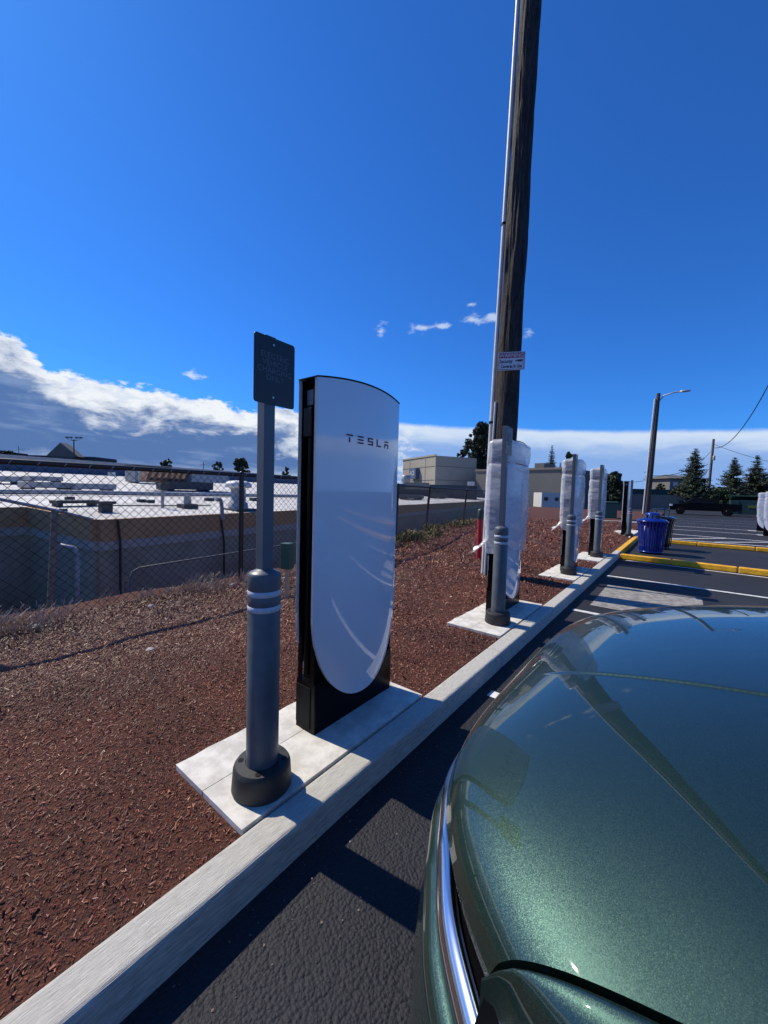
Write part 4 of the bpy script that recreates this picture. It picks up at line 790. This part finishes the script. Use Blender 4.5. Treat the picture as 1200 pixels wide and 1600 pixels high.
m_ = MB(); m_.tube((0, 0, 0), (.35, 0, hL), .25, .16, 14); m_.build('pole_shaft', mat('brown_pole', (.07, .058, .05), .9, var=.3, vscale=3, bump=.5, bscale=30), lp)
m_ = MB(); m_.path([(-.28, -.14, 0), (-.06, -.12, hL*.6), (.10, -.12, hL-.5)], .07, 8); m_.build('conduit', M_pvc, lp)
m_ = MB(); m_.path([(.3, 0, hL-.9), (.8, 0, hL-.25), (1.6, 0, hL-.05), (2.0, 0, hL-.05)], .06, 8); arm = m_.build('arm', M_galv, lp); m_ = MB(); m_.lathe([(.03, 0), (.2, .05), (.18, .16), (.05, .2)], 12, c=(2.35, 0, hL-.15), sx=2.2); m_.build('lamp_head', M_galv, arm)
p = ground(1104, 797); up_ = empty('utility_pole', (p.x, p.y, 0), 0, 'bare far utility pole standing between the conifers', 'utility pole'); dU = (p-CAM).dot(_w); hU = spot(1109, 687, dU).z
m_ = MB(); m_.tube((0, 0, 0), (.25, 0, hU), .24, .17, 10); m_.build('pole_shaft', mat('grey_pole', (.16, .14, .12), .9, var=.2, vscale=2), up_); m_ = MB(); m_.tube((-.5, 0, 0), (-.15, 0, hU*.45), .08, .08, 6); m_.build('guard', M_galv, up_)
m_ = MB(); m_.lathe([(.16, 0), (.18, .1), (.18, .7), (.1, .8)], 10, c=(.45, -.2, hU*.70)); m_.build('transformer', M_hvac, up_)
p = ground(1011, 797); for_ = None
sp2 = spot(1010, 795, 85); o = empty('utility_pole', (sp2.x, sp2.y, 0), 0, 'thin distant pole with small box left of the street lamp', 'utility pole'); h = spot(1012, 735, 85).z; m_ = MB(); m_.tube((0, 0, 0), (0, 0, h), .15, .12, 8); m_.tube((-.9, 0, h-.4), (.9, 0, h-.4), .06, .06, 6); m_.build('pole_shaft', M_hvacd, o); m_ = MB(); m_.box(-.55, -.15, -.2, .2, h-2.2, h-1.2); m_.build('box', M_hvacd, o)
sp2 = spot(1142, 790, 75); o = empty('utility_pole', (sp2.x, sp2.y, 0), 0, 'short leaning pole in front of the right conifers', 'utility pole'); m_ = MB(); m_.tube((0, 0, 0), (.7, 0, spot(1145, 752, 75).z), .12, .1, 8); m_.build('pole_shaft', M_galv, o)
for i, (x, y0, y1, d) in enumerate([(30, 735, 697, 100), (318, 745, 722, 90)]):
    sp2 = spot(x, y0, d); o = empty('antenna_mast', sp2, 0, ['thin aerial on the far left roofline', 'thin hooked lamp mast on the horizon above the air unit'][i], 'mast'); m_ = MB(); h = spot(x, y1, d).z-sp2.z; m_.tube((0, 0, 0), (0, 0, h), .09, .07, 6); m_.tube(-_r0*1.2+Vector((0, 0, h*.8)), _r0*1.4+Vector((0, 0, h*.9)), .05, .05, 5); m_.build('mast', M_hvacd, o)
def cable(pts, r, label):
    o = MB(); n = 24; P = []
    for (a, b_, sag) in pts:
        for i in range(n+1): q = i/n; v_ = Vector(a).lerp(Vector(b_), q); v_.z -= sag*4*q*(1-q); P.append(tuple(v_))
    o.path(P, r, 6); return tag(o.build('overhead_cable', M_fence), label, 'cable', 'overhead cables')
pt = up_.location+Vector((.22, 0, hU*.88))
cable([(pt, spot(1235, 530, 40), 3.2)], .05, 'thick overhead cable rising to the upper right from the far pole')
cable([(pt+Vector((0, 0, .6)), spot(1300, 735, 60), .8)], .03, 'thin overhead cable running right from the far pole')
cable([(lp.location+Vector((.3, 0, hL*.02+spot(1022, 748, 38).z)), spot(1110, 706, 70), 1.2)], .035, 'overhead cable between street lamp and far pole')
cable([(spot(960, 752, 60), spot(1022, 748, 60), .3)], .03, 'overhead cable left of the street lamp')

# ------------------------------------------------------------ trees
def leaf_cloud(centers, sizes, mt, name, parent, n, leaf):
    cs_ = np.array(centers); sz = np.array(sizes); k_ = rng.integers(0, len(cs_), n); d = rng.normal(0, 1, (n, 3)); d /= np.linalg.norm(d, axis=1)[:, None]; rr = rng.random(n)**.45
    P_ = cs_[k_]+d*rr[:, None]*sz[k_][:, None]; a_ = rng.normal(0, 1, (n, 3)); a_ /= np.linalg.norm(a_, axis=1)[:, None]; b_ = np.cross(a_, rng.normal(0, 1, (n, 3))); b_ /= np.linalg.norm(b_, axis=1)[:, None]
    s_ = leaf*rng.uniform(.6, 1.4, n)[:, None]; V_ = np.stack([P_-a_*s_, P_+b_*s_*.6, P_+a_*s_, P_-b_*s_*.6], 1).reshape(-1, 3); base_ = np.arange(n)*4; F_ = np.stack([base_, base_+1, base_+2, base_+3], 1)
    return numesh(name, V_, F_, mt, 4, parent)
def conifer(px, yt, yb, d, wpx, label, seed, ragged=.25):
    t_ = spot(px, yt, d); b_ = spot(px, yb, d); H_ = t_.z; Rm = wpx/2/F*d*1.08; o = empty('conifer_tree', (t_.x, t_.y, 0), 0, label, 'tree', 'conifers on the far side of the lot'); rs = np.random.default_rng(seed)
    m_ = MB(); m_.tube((0, 0, 0), (0, 0, H_*.97), H_*.018, .03, 8); m_.build('trunk', M_bark, o)
    V_, F_ = [], []; z = H_*.10
    while z < H_*.985:
        q = z/H_; rr = Rm*((1-q)**.85)*(1.0 if q > .2 else .6+q*2)*rs.uniform(1-ragged, 1+ragged*.6); nb_ = int(6+7*(1-q))
        for _ in range(nb_):
            a = rs.uniform(0, 6.283); ln_ = rr*rs.uniform(.6, 1.12)+.12; dirh = np.array([math.cos(a), math.sin(a), 0]); sd_ = np.array([-math.sin(a), math.cos(a), 0]); seg = 7
            for k_ in range(1, seg+1):
                u_ = k_/seg; c_ = dirh*ln_*u_+np.array([0, 0, z-.32*ln_*u_+.16*ln_*u_*u_*2]); w_ = ln_*.24*(1.05-u_*.7)+.05
                for _2 in range(6):
                    j_ = rs.normal(0, .25, 3)*w_; e_ = sd_*w_*rs.choice((-1, 1))*rs.uniform(.5, 1.2)+dirh*w_*rs.uniform(.2, 1); f_ = np.array([rs.normal(0, .2), rs.normal(0, .2), -rs.uniform(.25, .7)])*w_
                    n0 = len(V_); V_ += [c_+j_, c_+j_+e_*.6+f_*.2, c_+j_+e_, c_+j_+e_*.4+f_]; F_.append((n0, n0+1, n0+2, n0+3))
        z += H_*.021*rs.uniform(.8, 1.2)
    numesh('crown', np.array(V_), F_, M_leafd, 4, o)
conifer(1088, 698, 790, 62, 66, 'tallest dark conifer, left of the bare utility pole', 1)
conifer(1149, 713, 790, 66, 58, 'middle conifer right of the bare utility pole', 2)
conifer(1184, 709, 790, 68, 62, 'rightmost conifer with a ragged tip', 3, .45)
conifer(863, 694, 765, 80, 32, 'slim conifer above the grey building', 4)
conifer(876, 722, 765, 88, 14, 'tiny conifer beside the slim one', 5)
def broad(px, yt, yb, d, wpx, label, nclump, nleaf, mt=M_leafg, leaf=.22, name='broadleaf_tree', flat=1.0):
    nclump = int(nclump*2.6); nleaf = int(nleaf*2.2)
    t_ = spot(px, yt, d); H_ = t_.z; zb_ = max(0.3, spot(px, yb, d).z); Rm = wpx/2/F*d; o = empty(name, (t_.x, t_.y, 0), 0, label, 'tree', 'leafy trees beyond the buildings')
    m_ = MB(); m_.path([(0, 0, -2), (.1, 0, H_*.4), (0, .1, H_*.85)], [H_*.03, H_*.02, .05], 8)
    ce, sz = [], []; hh_ = (H_-zb_)/2
    for _ in range(nclump):
        a = random.uniform(0, 6.28); q = random.uniform(-1, 1); rr = Rm*math.sqrt(max(0, 1-q*q*.8))*random.uniform(.15, .85); c_ = (math.cos(a)*rr, math.sin(a)*rr, zb_+hh_+q*hh_*.85); ce.append(c_); sz.append(Rm*random.uniform(.08, .24))
        if random.random() < .5: m_.path([(0, 0, c_[2]*.6), (c_[0]*.5, c_[1]*.5, c_[2]*.85), c_], [.12, .07, .03], 5)
    m_.build('trunk', M_bark, o); leaf_cloud(ce, sz, mt, 'crown', o, nleaf, leaf)
broad(752, 655, 760, 105, 54, 'large pine-like tree rising behind the buildings left of the pole', 70, 12000, M_leafd, .27)
broad(722, 700, 722, 108, 22, 'low bough of foliage over the store roof', 12, 900, M_leafd, .28)
broad(889, 703, 765, 70, 18, 'narrow green tree behind the third charger', 20, 2200)
broad(960, 735, 800, 60, 34, 'dark round tree behind the fourth charger', 40, 5200, M_leafd, .24)
broad(982, 757, 775, 90, 22, 'low bushy tree right of the dark round tree', 14, 1200)
broad(378, 714, 755, 80, 30, 'small leafy tree on the horizon left of the sign post', 26, 1500, M_leafg, .3)
broad(260, 716, 740, 110, 26, 'leafy crown on the horizon above the louvred air unit', 14, 1100)
broad(340, 721, 740, 110, 28, 'thin leafy crown on the horizon between air unit and fan', 12, 500)
broad(447, 728, 760, 90, 12, 'small tree on the horizon between sign post and charger', 10, 500)
broad(1032, 754, 775, 100, 16, 'pale small tree between street lamp and apartments', 12, 400)
broad(1062, 765, 796, 64, 40, 'yellow green shrubbery at the foot of the tall conifer', 26, 2600)
broad(1125, 764, 800, 60, 50, 'low leafy shrubs between the conifers', 30, 3000)
broad(1215, 740, 800, 70, 60, 'shrubby tree at the right edge behind the chargers', 30, 3000, M_leafd)
broad(12, 703, 715, 100, 20, 'small tree crown by the left edge gable', 10, 500, M_leafd)

# ------------------------------------------------------------ bins
def make_bin(x, y, mt, label, r=.33, h=.98, lid='dome'):
    o = empty('litter_bin', (x, y, 0.0), 0, label, 'litter bin', 'litter bins in the yellow kerbed bay'); m_ = MB(); m_.lathe([(r*.80, .04), (r*.98, h-.08), (r*.9, h-.08), (r*.75, .06)], 40); m_.build('liner', mt, o)
    m_ = MB(); n = 26
    for i in range(n):
        a = 2*math.pi*i/n; rows_ = []
        for k_ in range(9):
            q = k_/8; rr = r*(.86+.20*q)+(.03*max(0, q-.85)/.15); z = .05+(h-.09)*q; aw = .075
            rows_.append([((rr+.004)*math.cos(a-aw), (rr+.004)*math.sin(a-aw), z), ((rr+.016)*math.cos(a), (rr+.016)*math.sin(a), z), ((rr+.004)*math.cos(a+aw), (rr+.004)*math.sin(a+aw), z)])
        m_.grid(rows_, flip=True)
    s_ = m_.build('slats', mt, o); s_['kind'] = 'stuff'
    for z, rr in ((.06, r*.88), (h-.03, r*1.13)): m_ = MB(); m_.lathe([(rr-.01, z-.015), (rr+.022, z-.015), (rr+.022, z+.015), (rr-.01, z+.015)], 40); m_.build('hoop', mt, o)
    if lid == 'dome':
        m_ = MB(); m_.lathe([(r*1.12, h-.01), (r*1.0, h+.03), (r*.62, h+.04), (r*.60, h+.06), (.0, h+.06)][:-1]+[(r*.3, h+.06)], 40); l_ = m_.build('lid', mt, o)
        m_ = MB(); m_.lathe([(r*.60, h+.14), (r*.62, h+.17), (r*.50, h+.21), (r*.2, h+.23)], 32)
        for a in (.5, 2.6, 4.7): m_.tube((r*.5*math.cos(a), r*.5*math.sin(a), h+.03), (r*.5*math.cos(a), r*.5*math.sin(a), h+.15), .03)
        m_.build('rain_cover', mt, l_)
    else:
        m_ = MB(); m_.lathe([(r*1.1, h-.01), (r*.9, h+.03), (r*.6, h+.03)], 32)
        for a in (.4, 2.0, 3.6, 5.2): m_.path([(r*.7*math.cos(a), r*.7*math.sin(a), h), (r*.7*math.cos(a), r*.7*math.sin(a), h+.2), (r*.5*math.cos(a), r*.5*math.sin(a), h+.24)], .015, 6)
        m_.lathe([(r*.1, h+.235), (r*.6, h+.235), (r*.55, h+.26), (r*.1, h+.27)], 24); m_.build('lid_frame', mt, o)
make_bin(-.64, 13.75, M_blue, 'bright blue ribbed litter bin with a raised round lid')
make_bin(-.52, 15.3, M_blackgloss, 'black litter bin standing right behind the blue one', .36, 1.03, 'frame')

# green transformer box, dumpsters, truck
p = ground(948, 812); o = empty('transformer_cabinet', (p.x+.2, p.y-3, 0), .1, 'green steel utility cabinet at the end of the mulch bed', 'utility cabinet')
m_ = MB(); m_.box(-.75, .75, -.6, .6, 0, 1.25); m_.build('cabinet', M_greenbox, o, bevel=.03); m_ = MB(); m_.box(-.8, .8, -.65, .65, 1.25, 1.36); m_.build('lid', M_greenbox, o, bevel=.03); m_ = MB(); m_.box(-.01, .01, -.615, -.602, .1, 1.2); m_.build('door_seam', M_blackm, o)
p = ground(975, 803); o = empty('hydrant', (p.x, p.y-10, 0), 0, 'small rusty brown hydrant on the far mulch strip', 'hydrant'); m_ = MB(); m_.lathe([(.16, 0), (.12, .08), (.11, .6), (.15, .62), (.13, .78), (.04, .86)], 14); m_.build('barrel', M_rust, o); m_ = MB(); m_.tube((-.24, 0, .5), (.24, 0, .5), .06); m_.build('outlet', M_rust, o)
m_ = MB(); m_.prism([(-12, 27), (-1.6, 27), (-1.4, 52), (-16, 52)], 0.0, .14); tag(m_.build('far_mulch_strip', M_mulch), 'far strip of red brown mulch by the utility cabinet', kind='structure')
tk = empty('pickup_truck', (1.95, 54.5, 0), 0, 'black crew cab pickup truck parked side on across the lot', 'pickup truck')
side = [(-2.95, .55), (-2.95, 1.0), (-2.85, 1.12), (-1.75, 1.22), (-1.0, 1.80), (-.75, 1.87), (.95, 1.87), (1.15, 1.80), (1.22, 1.30), (2.95, 1.28), (2.98, .62), (2.4, .50), (-2.4, .48)]
def side_extrude(poly, y0, y1, inset_top=0.0, zref=1.25):
    m_ = MB(); n = len(poly); vs = [(x, y0+(inset_top if z > zref else 0), z) for x, z in poly]+[(x, y1-(inset_top if z > zref else 0), z) for x, z in poly]
    m_.add(vs, [(i, (i+1) % n, n+(i+1) % n, n+i) for i in range(n)]); m_.add(vs, [tuple(range(n-1, -1, -1)), tuple(range(n, 2*n))]); return m_
side_extrude(side, -.98, .98, .14, 1.4).build('body', M_truck, tk, bevel=.04)
for x0, x1, x2, x3 in ((-1.45, -.93, .05, .05), (.12, .12, .98, 1.02)):
    m_ = MB(); m_.add([(x0, -.99, 1.30), (x3, -.99, 1.30), (x2, -.852, 1.76), (x1, -.852, 1.76)], [(0, 1, 2, 3)]); m_.build('side_window', M_truckglass, tk)
m_ = MB(); m_.add([(-1.70, -.8, 1.27), (-1.70, .8, 1.27), (-1.02, .72, 1.80), (-1.02, -.72, 1.80)], [(0, 3, 2, 1)]); m_.build('windshield', M_truckglass, tk)
for s_ in (-1, 1):
    for x in (-2.0, 1.95):
        m_ = MB(); m_.tube((x, s_*.78, .40), (x, s_*1.0, .40), .40, .40, 28); w = m_.build('wheel', M_tyre, tk); m_ = MB(); m_.tube((x, s_*.99, .40), (x, s_*1.01, .40), .24, .22, 20); m_.build('rim', M_truckglass, w)
    m_ = MB(); m_.box(-3.0, -2.7, s_*.98-.30*(s_ > 0)-.02, s_*.98+.30*(s_ < 0)+.02, .88, 1.10); m_.build('headlight', M_lamp, tk, bevel=.03)
m_ = MB(); m_.box(-3.02, -2.94, -.9, .9, .50, .66); m_.build('bumper', M_chrome, tk, bevel=.02)
for i, (x, y, w_, lb) in enumerate([(6.4, 58.5, 4.0, 'dark green dumpster behind the pickup truck'), (9.6, 61, 3.6, 'second green dumpster with open lid, right of the first')]):
    o = empty('dumpster', (x, y, 0), 0, lb, 'dumpster', 'dumpsters behind the truck'); m_ = MB(); poly = [(-w_/2+.1, .15), (w_/2-.1, .15), (w_/2, 1.75), (-w_/2, 1.75)]; n = 4; vs = [(a, 0, z) for a, z in poly]+[(a, 1.7, z) for a, z in poly]; m_.add(vs, [(0, 1, 5, 4), (1, 2, 6, 5), (2, 3, 7, 6), (3, 0, 4, 7), (3, 2, 1, 0), (4, 5, 6, 7)]); m_.build('body', M_dump, o)
    m_ = MB(); RMk = Matrix.Translation((0, 1.7, 1.77)) @ Matrix.Rotation(R(-14-10*i), 4, 'X'); m_.box(-w_/2, w_/2, -1.75, 0, 0, .08, RMk); m_.build('lid', M_greenbox, o)
    m_ = MB(); m_.box(-.5, .5, -.03, -.005, .9, 1.2); m_.build('label_plate', mat('olive_plate', (.12, .15, .02), .6), o)
    for a in (-w_*.36, w_*.33): m_ = MB(); m_.box(a, a+.12, -.05, .0, .15, 1.7); m_.build('rib', M_dump, o)

# ------------------------------------------------------------ the green car, nose in to the kerb
CX, CY = 1.95, 1.28
car = empty('parked_car', (CX, CY, 0), 0, 'green metallic car parked nose to the kerb at lower right', 'car')
def interp(x, P):
    for (a, va), (b_, vb) in zip(P, P[1:]):
        if x <= b_: q = min(1, max(0, (x-a)/(b_-a))); return va+(vb-va)*q
    return P[-1][1]
def smooth_curve(P, n=400):
    xs = np.array([p_[0] for p_ in P]); ys_ = np.array([p_[1] for p_ in P]); m_s = np.gradient(ys_, xs); xi = np.linspace(xs[0], xs[-1], n); out = []
    d_ = np.diff(ys_)/np.diff(xs); ms = np.zeros(len(xs)); ms[0] = d_[0]; ms[-1] = d_[-1]
    for i in range(1, len(xs)-1): ms[i] = 0 if d_[i-1]*d_[i] <= 0 else 2*d_[i-1]*d_[i]/(d_[i-1]+d_[i])
    k_ = np.clip(np.searchsorted(xs, xi)-1, 0, len(xs)-2); h_ = xs[k_+1]-xs[k_]; t_ = (xi-xs[k_])/h_
    yi = (2*t_**3-3*t_**2+1)*ys_[k_]+(t_**3-2*t_**2+t_)*h_*ms[k_]+(-2*t_**3+3*t_**2)*ys_[k_+1]+(t_**3-t_**2)*h_*ms[k_+1]
    return lambda x: float(np.interp(x, xi, yi))
HW = .845
zc_f = smooth_curve([(0, 1.005), (.012, 1.035), (.035, 1.064), (.08, 1.095), (.17, 1.140), (.3, 1.186), (.5, 1.240), (.7, 1.280), (1.0, 1.318), (1.5, 1.35)], 1200)
ze_f = smooth_curve([(0, 1.015), (.012, 1.040), (.04, 1.066), (.10, 1.095), (.2, 1.125), (.465, 1.185), (.95, 1.235), (1.5, 1.26)], 1200)
def Xf(v_): return -.392+.238*abs(v_)**4.5
def sstep(a, b_, x): q = min(1, max(0, (x-a)/(b_-a))); return q*q*(3-2*q)
def hood_z(X_, v_):
    s_ = X_-Xf(v_); a = abs(v_); z = zc_f(s_)*(1-a**2.2)+ze_f(s_)*a**2.2
    fade = sstep(.10, .26, s_)
    v1 = .245+.30*(s_-.15)*.9                       # raised centre, one step each side
    z += .004*fade*(1-sstep(v1-.004, v1+.004, a))
    v2 = .66+.32*(s_-.1); k_ = max(0, a-v2)
    
    return z
nv_, ns_ = 760, 170
svals = np.concatenate([np.linspace(0, .12, 60)**1.0, np.linspace(.125, 1.42, ns_-60)])
rows_ = []
for j in range(nv_+1):
    v_ = -1+2*j/nv_; rows_.append([(Xf(v_)+s_-CX, v_*HW, hood_z(Xf(v_)+s_, v_)) for s_ in svals])
m_ = MB(); m_.grid(rows_)
# turned-down hems so the shutlines have depth
def hem(seq, dxy, n=3, flip=False):
    rws = [seq]+[[(x+dxy[0]*k_, y+dxy[1]*k_, z-.012*k_) for x, y, z in seq] for k_ in range(1, n)]; m_.grid(rws, flip=flip)
hem(rows_[0], (0, .003), flip=True); hem(rows_[-1], (0, -.003)); hem([r[0] for r in rows_], (.003, 0), flip=False)
hood = m_.build('hood', M_car, car)
# outline in plan, front centre round to the side
OUT = [(1.28, -.405), (1.0, -.402), (.8, -.385), (.66, -.330), (.591, -.294), (.506, -.242), (.43, -.172), (.375, -.108), (.34, -.03), (.32, .08), (.306, .35), (.302, .8), (.302, 1.4)]
def catmull(P, n=8):
    out = []; P = [Vector(p_) for p_ in P]; Q = [P[0]*2-P[1]]+P+[P[-1]*2-P[-2]]
    for i in range(1, len(Q)-2):
        for k_ in range(n):
            t_ = k_/n; a, b_, c_, d_ = Q[i-1:i+3]; out.append(.5*((2*b_)+(-a+c_)*t_+(2*a-5*b_+4*c_-d_)*t_*t_+(-a+3*b_-3*c_+d_)*t_**3))
    out.append(P[-1]); return out
half = [(p_.y-CX, p_.x-CY) for p_ in catmull([(y, x) for y, x in OUT])]     # (X,Y) local, near side
outline = [(x, -y) for x, y in half[::-1]][:-1]+half                       # far side round the nose to the near side
def normals2(P):
    N_ = []
    for i in range(len(P)):
        a = Vector(P[max(0, i-1)]); b_ = Vector(P[min(len(P)-1, i+1)]); d_ = (b_-a).normalized(); N_.append(Vector((d_.y, -d_.x)))
    return N_
nrm2 = normals2(outline)
if nrm2[len(outline)//2].x > 0: nrm2 = [-n_ for n_ in nrm2]
def sweep(prof, mt, nm, i0=0, i1=None, zadd=None, parent=car):
    m_ = MB(); rws = []
    for i in range(i0, i1 if i1 is not None else len(outline)):
        (x, y), n_ = outline[i], nrm2[i]; zo = zadd(x+CX) if zadd else 0
        rws.append([(x+n_.x*o_, y+n_.y*o_, z+zo) for o_, z in prof])
    m_.grid(rws); return m_.build(nm, mt, parent)
def arc(c, r, a0, a1, n): return [(c[0]+r*math.cos(R(a0+(a1-a0)*k_/n)), c[1]+r*math.sin(R(a0+(a1-a0)*k_/n))) for k_ in range(n+1)]
rise = lambda X_: .045*sstep(-.35, .3, X_)
nfr = [i for i, (x, y) in enumerate(outline) if x+CX < .42]; i0, i1 = nfr[0], nfr[-1]+1
sweep([(-.045, .985), (-.030, .965), (-.030, .955), (-.012, .945)], M_blackgloss, 'grille_shadow_strip')
sweep([(-.014, .955)]+arc((-.010, .935), .028, 85, -35, 8)+[(.004, .915)], M_chrome, 'chrome_strip', i0, i1)
sweep([(.006, .921), (.004, .905), (.008, .895)], M_blackgloss, 'trim_gap', i0, i1)
sweep([(.008, .902)]+arc((.000, .865), .040, 70, 0, 6)+[(.048, .80), (.055, .72), (.05, .66)], M_car, 'upper_fascia', i0, i1)
sweep([(.05, .66), (.045, .60), (.03, .585), (.04, .50), (.05, .42), (.03, .34), (-.04, .27)], M_car, 'bumper', i0, i1)
m_ = MB()
for k_ in range(6): m_.box(-2.41, -2.38, -.45, .45, .40+k_*.03, .41+k_*.03)
m_.build('lower_grille', M_blackgloss, car)
# fender crowns between shut line and outline
for sgn in (1, -1):
    rws = []; n = 90
    for k_ in range(n+1):
        X_ = -.160+(1.45+.160)*k_/n
        # outline y at X
        idx = [i for i, (x, y) in enumerate(outline) if y < 0]; P_ = sorted([(outline[i][0]+CX, outline[i][1]) for i in idx]); yo = float(np.interp(X_, [a for a, _ in P_], [b_ for _, b_ in P_]))
        ys0 = -HW-.008; zi = hood_z(max(X_, Xf(1)), 1); full = sstep(.42, .60, X_)
        yo = min(yo+.030*(1-full), ys0-.004)
        zo = .985+.05*sstep(-.2, .4, X_)
        r = [(X_-CX, (ys0+.004)*sgn, zi-.03)]
        for q in np.linspace(0, 1, 16):
            r.append((X_-CX, (ys0+(yo-ys0)*math.sin(q*math.pi/2))*sgn, zi-.002-(zi-zo)*(1-math.cos(q*math.pi/2))))
        for (o_, z_) in ((.006, zo-.06), (.012, zo-.14), (.016, .80), (.02, .70), (.0, .55)): z2 = zo-.012+(z_-zo+.012)*full; r.append((X_-CX, (yo-o_*full)*sgn, z2))
        rws.append(r)
    m_ = MB(); m_.grid(rws, flip=(sgn < 0)); m_.build('fender', M_car, car)
    # dark lamp glass let into the crown
    lr = []
    for k_ in range(5, 34):
        c_ = rws[k_][1:17]; e_ = min(1, (k_-5)/5)**.5; lo_, hi_ = 10.5-3.5*e_, 11-(-4.0)*e_
        lr.append([tuple(np.array(c_[int(q)])*(1-(q-int(q)))+np.array(c_[min(15, int(q)+1)])*(q-int(q))+np.array((0, -.0012*sgn, .0022))) for q in np.linspace(lo_, hi_, 8)])
    m_ = MB(); m_.grid(lr, flip=(sgn < 0)); m_.build('headlight', M_blackgloss, car)
m_ = MB(); P_ = [(x+.03, y*.955) for x, y in outline if x+CX < 1.3]; m_.prism(P_, .30, .945); m_.build('engine_bay_shell', M_blackm, car)
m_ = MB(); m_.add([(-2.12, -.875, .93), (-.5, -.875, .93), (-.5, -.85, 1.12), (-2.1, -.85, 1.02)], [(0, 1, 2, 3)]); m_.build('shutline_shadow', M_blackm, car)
# cabin, sides, rear
sideP = [(-.50, .30), (-.50, 1.24), (-.15, 1.28), (2.35, 1.22), (2.75, 1.10), (2.85, .70), (2.75, .35)]
side_extrude(sideP, -.94, .94, 0, 9).build('body_side', M_car, car, bevel=.03)
cab = [(-.32, 1.27), (.45, 1.80), (.80, 1.87), (1.9, 1.84), (2.45, 1.27)]; side_extrude(cab, -.88, .88, .14, 1.5).build('cabin', M_glassd, car, bevel=.02)
roofP = [(.42, 1.80), (.80, 1.89), (1.9, 1.86), (2.05, 1.78), (1.9, 1.82), (.8, 1.84)]; side_extrude(roofP, -.76, .76, 0, 9).build('roof', M_car, car, bevel=.01)
m_ = MB()
for sgn in (1, -1):
    for x0, x1, x2, x3 in ((-.34, -.24, .52, .40), (.95, 1.05, 1.05, .95), (2.32, 2.42, 1.92, 1.84)): m_.add([(x0, sgn*.905, 1.26), (x1, sgn*.905, 1.26), (x2, sgn*.76, 1.84), (x3, sgn*.76, 1.83)], [(0, 1, 2, 3)])
m_.build('pillar', M_car, car)
for sgn in (1, -1):
    for x in (-1.48, 1.72):
        m_ = MB(); m_.lathe([(.24, -.12), (.34, -.12), (.365, -.07), (.365, .07), (.34, .12), (.24, .12)], 36); o_ = m_.build('wheel', M_tyre, car); o_.rotation_euler = (math.pi/2, 0, 0); o_.location = (x, sgn*.80, .365)
        m_ = MB(); m_.lathe([(.05, .08), (.24, .105), (.24, -.10), (.05, -.08)], 30); [m_.box(.02, .23, -.025, .025, .07, .12, Matrix.Rotation(a*math.pi*2/5, 4, 'Z')) for a in range(5)]; r2 = m_.build('rim', M_chrome, o_)
        m_ = MB(); m_.lathe([(.385, -.02), (.40, 0), (.385, .02)], 36)
    m_ = MB(); m_.box(.0, .22, sgn*1.02-.08, sgn*1.02+.08, 1.22, 1.36); mr = m_.build('door_mirror', M_car, car, bevel=.03); m_ = MB(); m_.box(.05, .12, min(sgn*.9, sgn*.96), max(sgn*.9, sgn*.96), 1.24, 1.28); m_.build('mirror_arm', M_blackm, mr)
    for x in (.96, .0): m_ = MB(); m_.box(x, x+.01, min(sgn*.939, sgn*.943), max(sgn*.939, sgn*.943), .42, 1.2); m_.build('door_seam', M_blackm, car)
    m_ = MB(); m_.box(.66, .86, min(sgn*.94, sgn*.965), max(sgn*.94, sgn*.965), 1.0, 1.03); m_.build('door_handle', M_chrome, car, bevel=.006)
    m_ = MB(); m_.box(2.72, 2.87, min(sgn*.55, sgn*.9), max(sgn*.55, sgn*.9), .92, 1.06); m_.build('tail_light', M_red, car, bevel=.02)
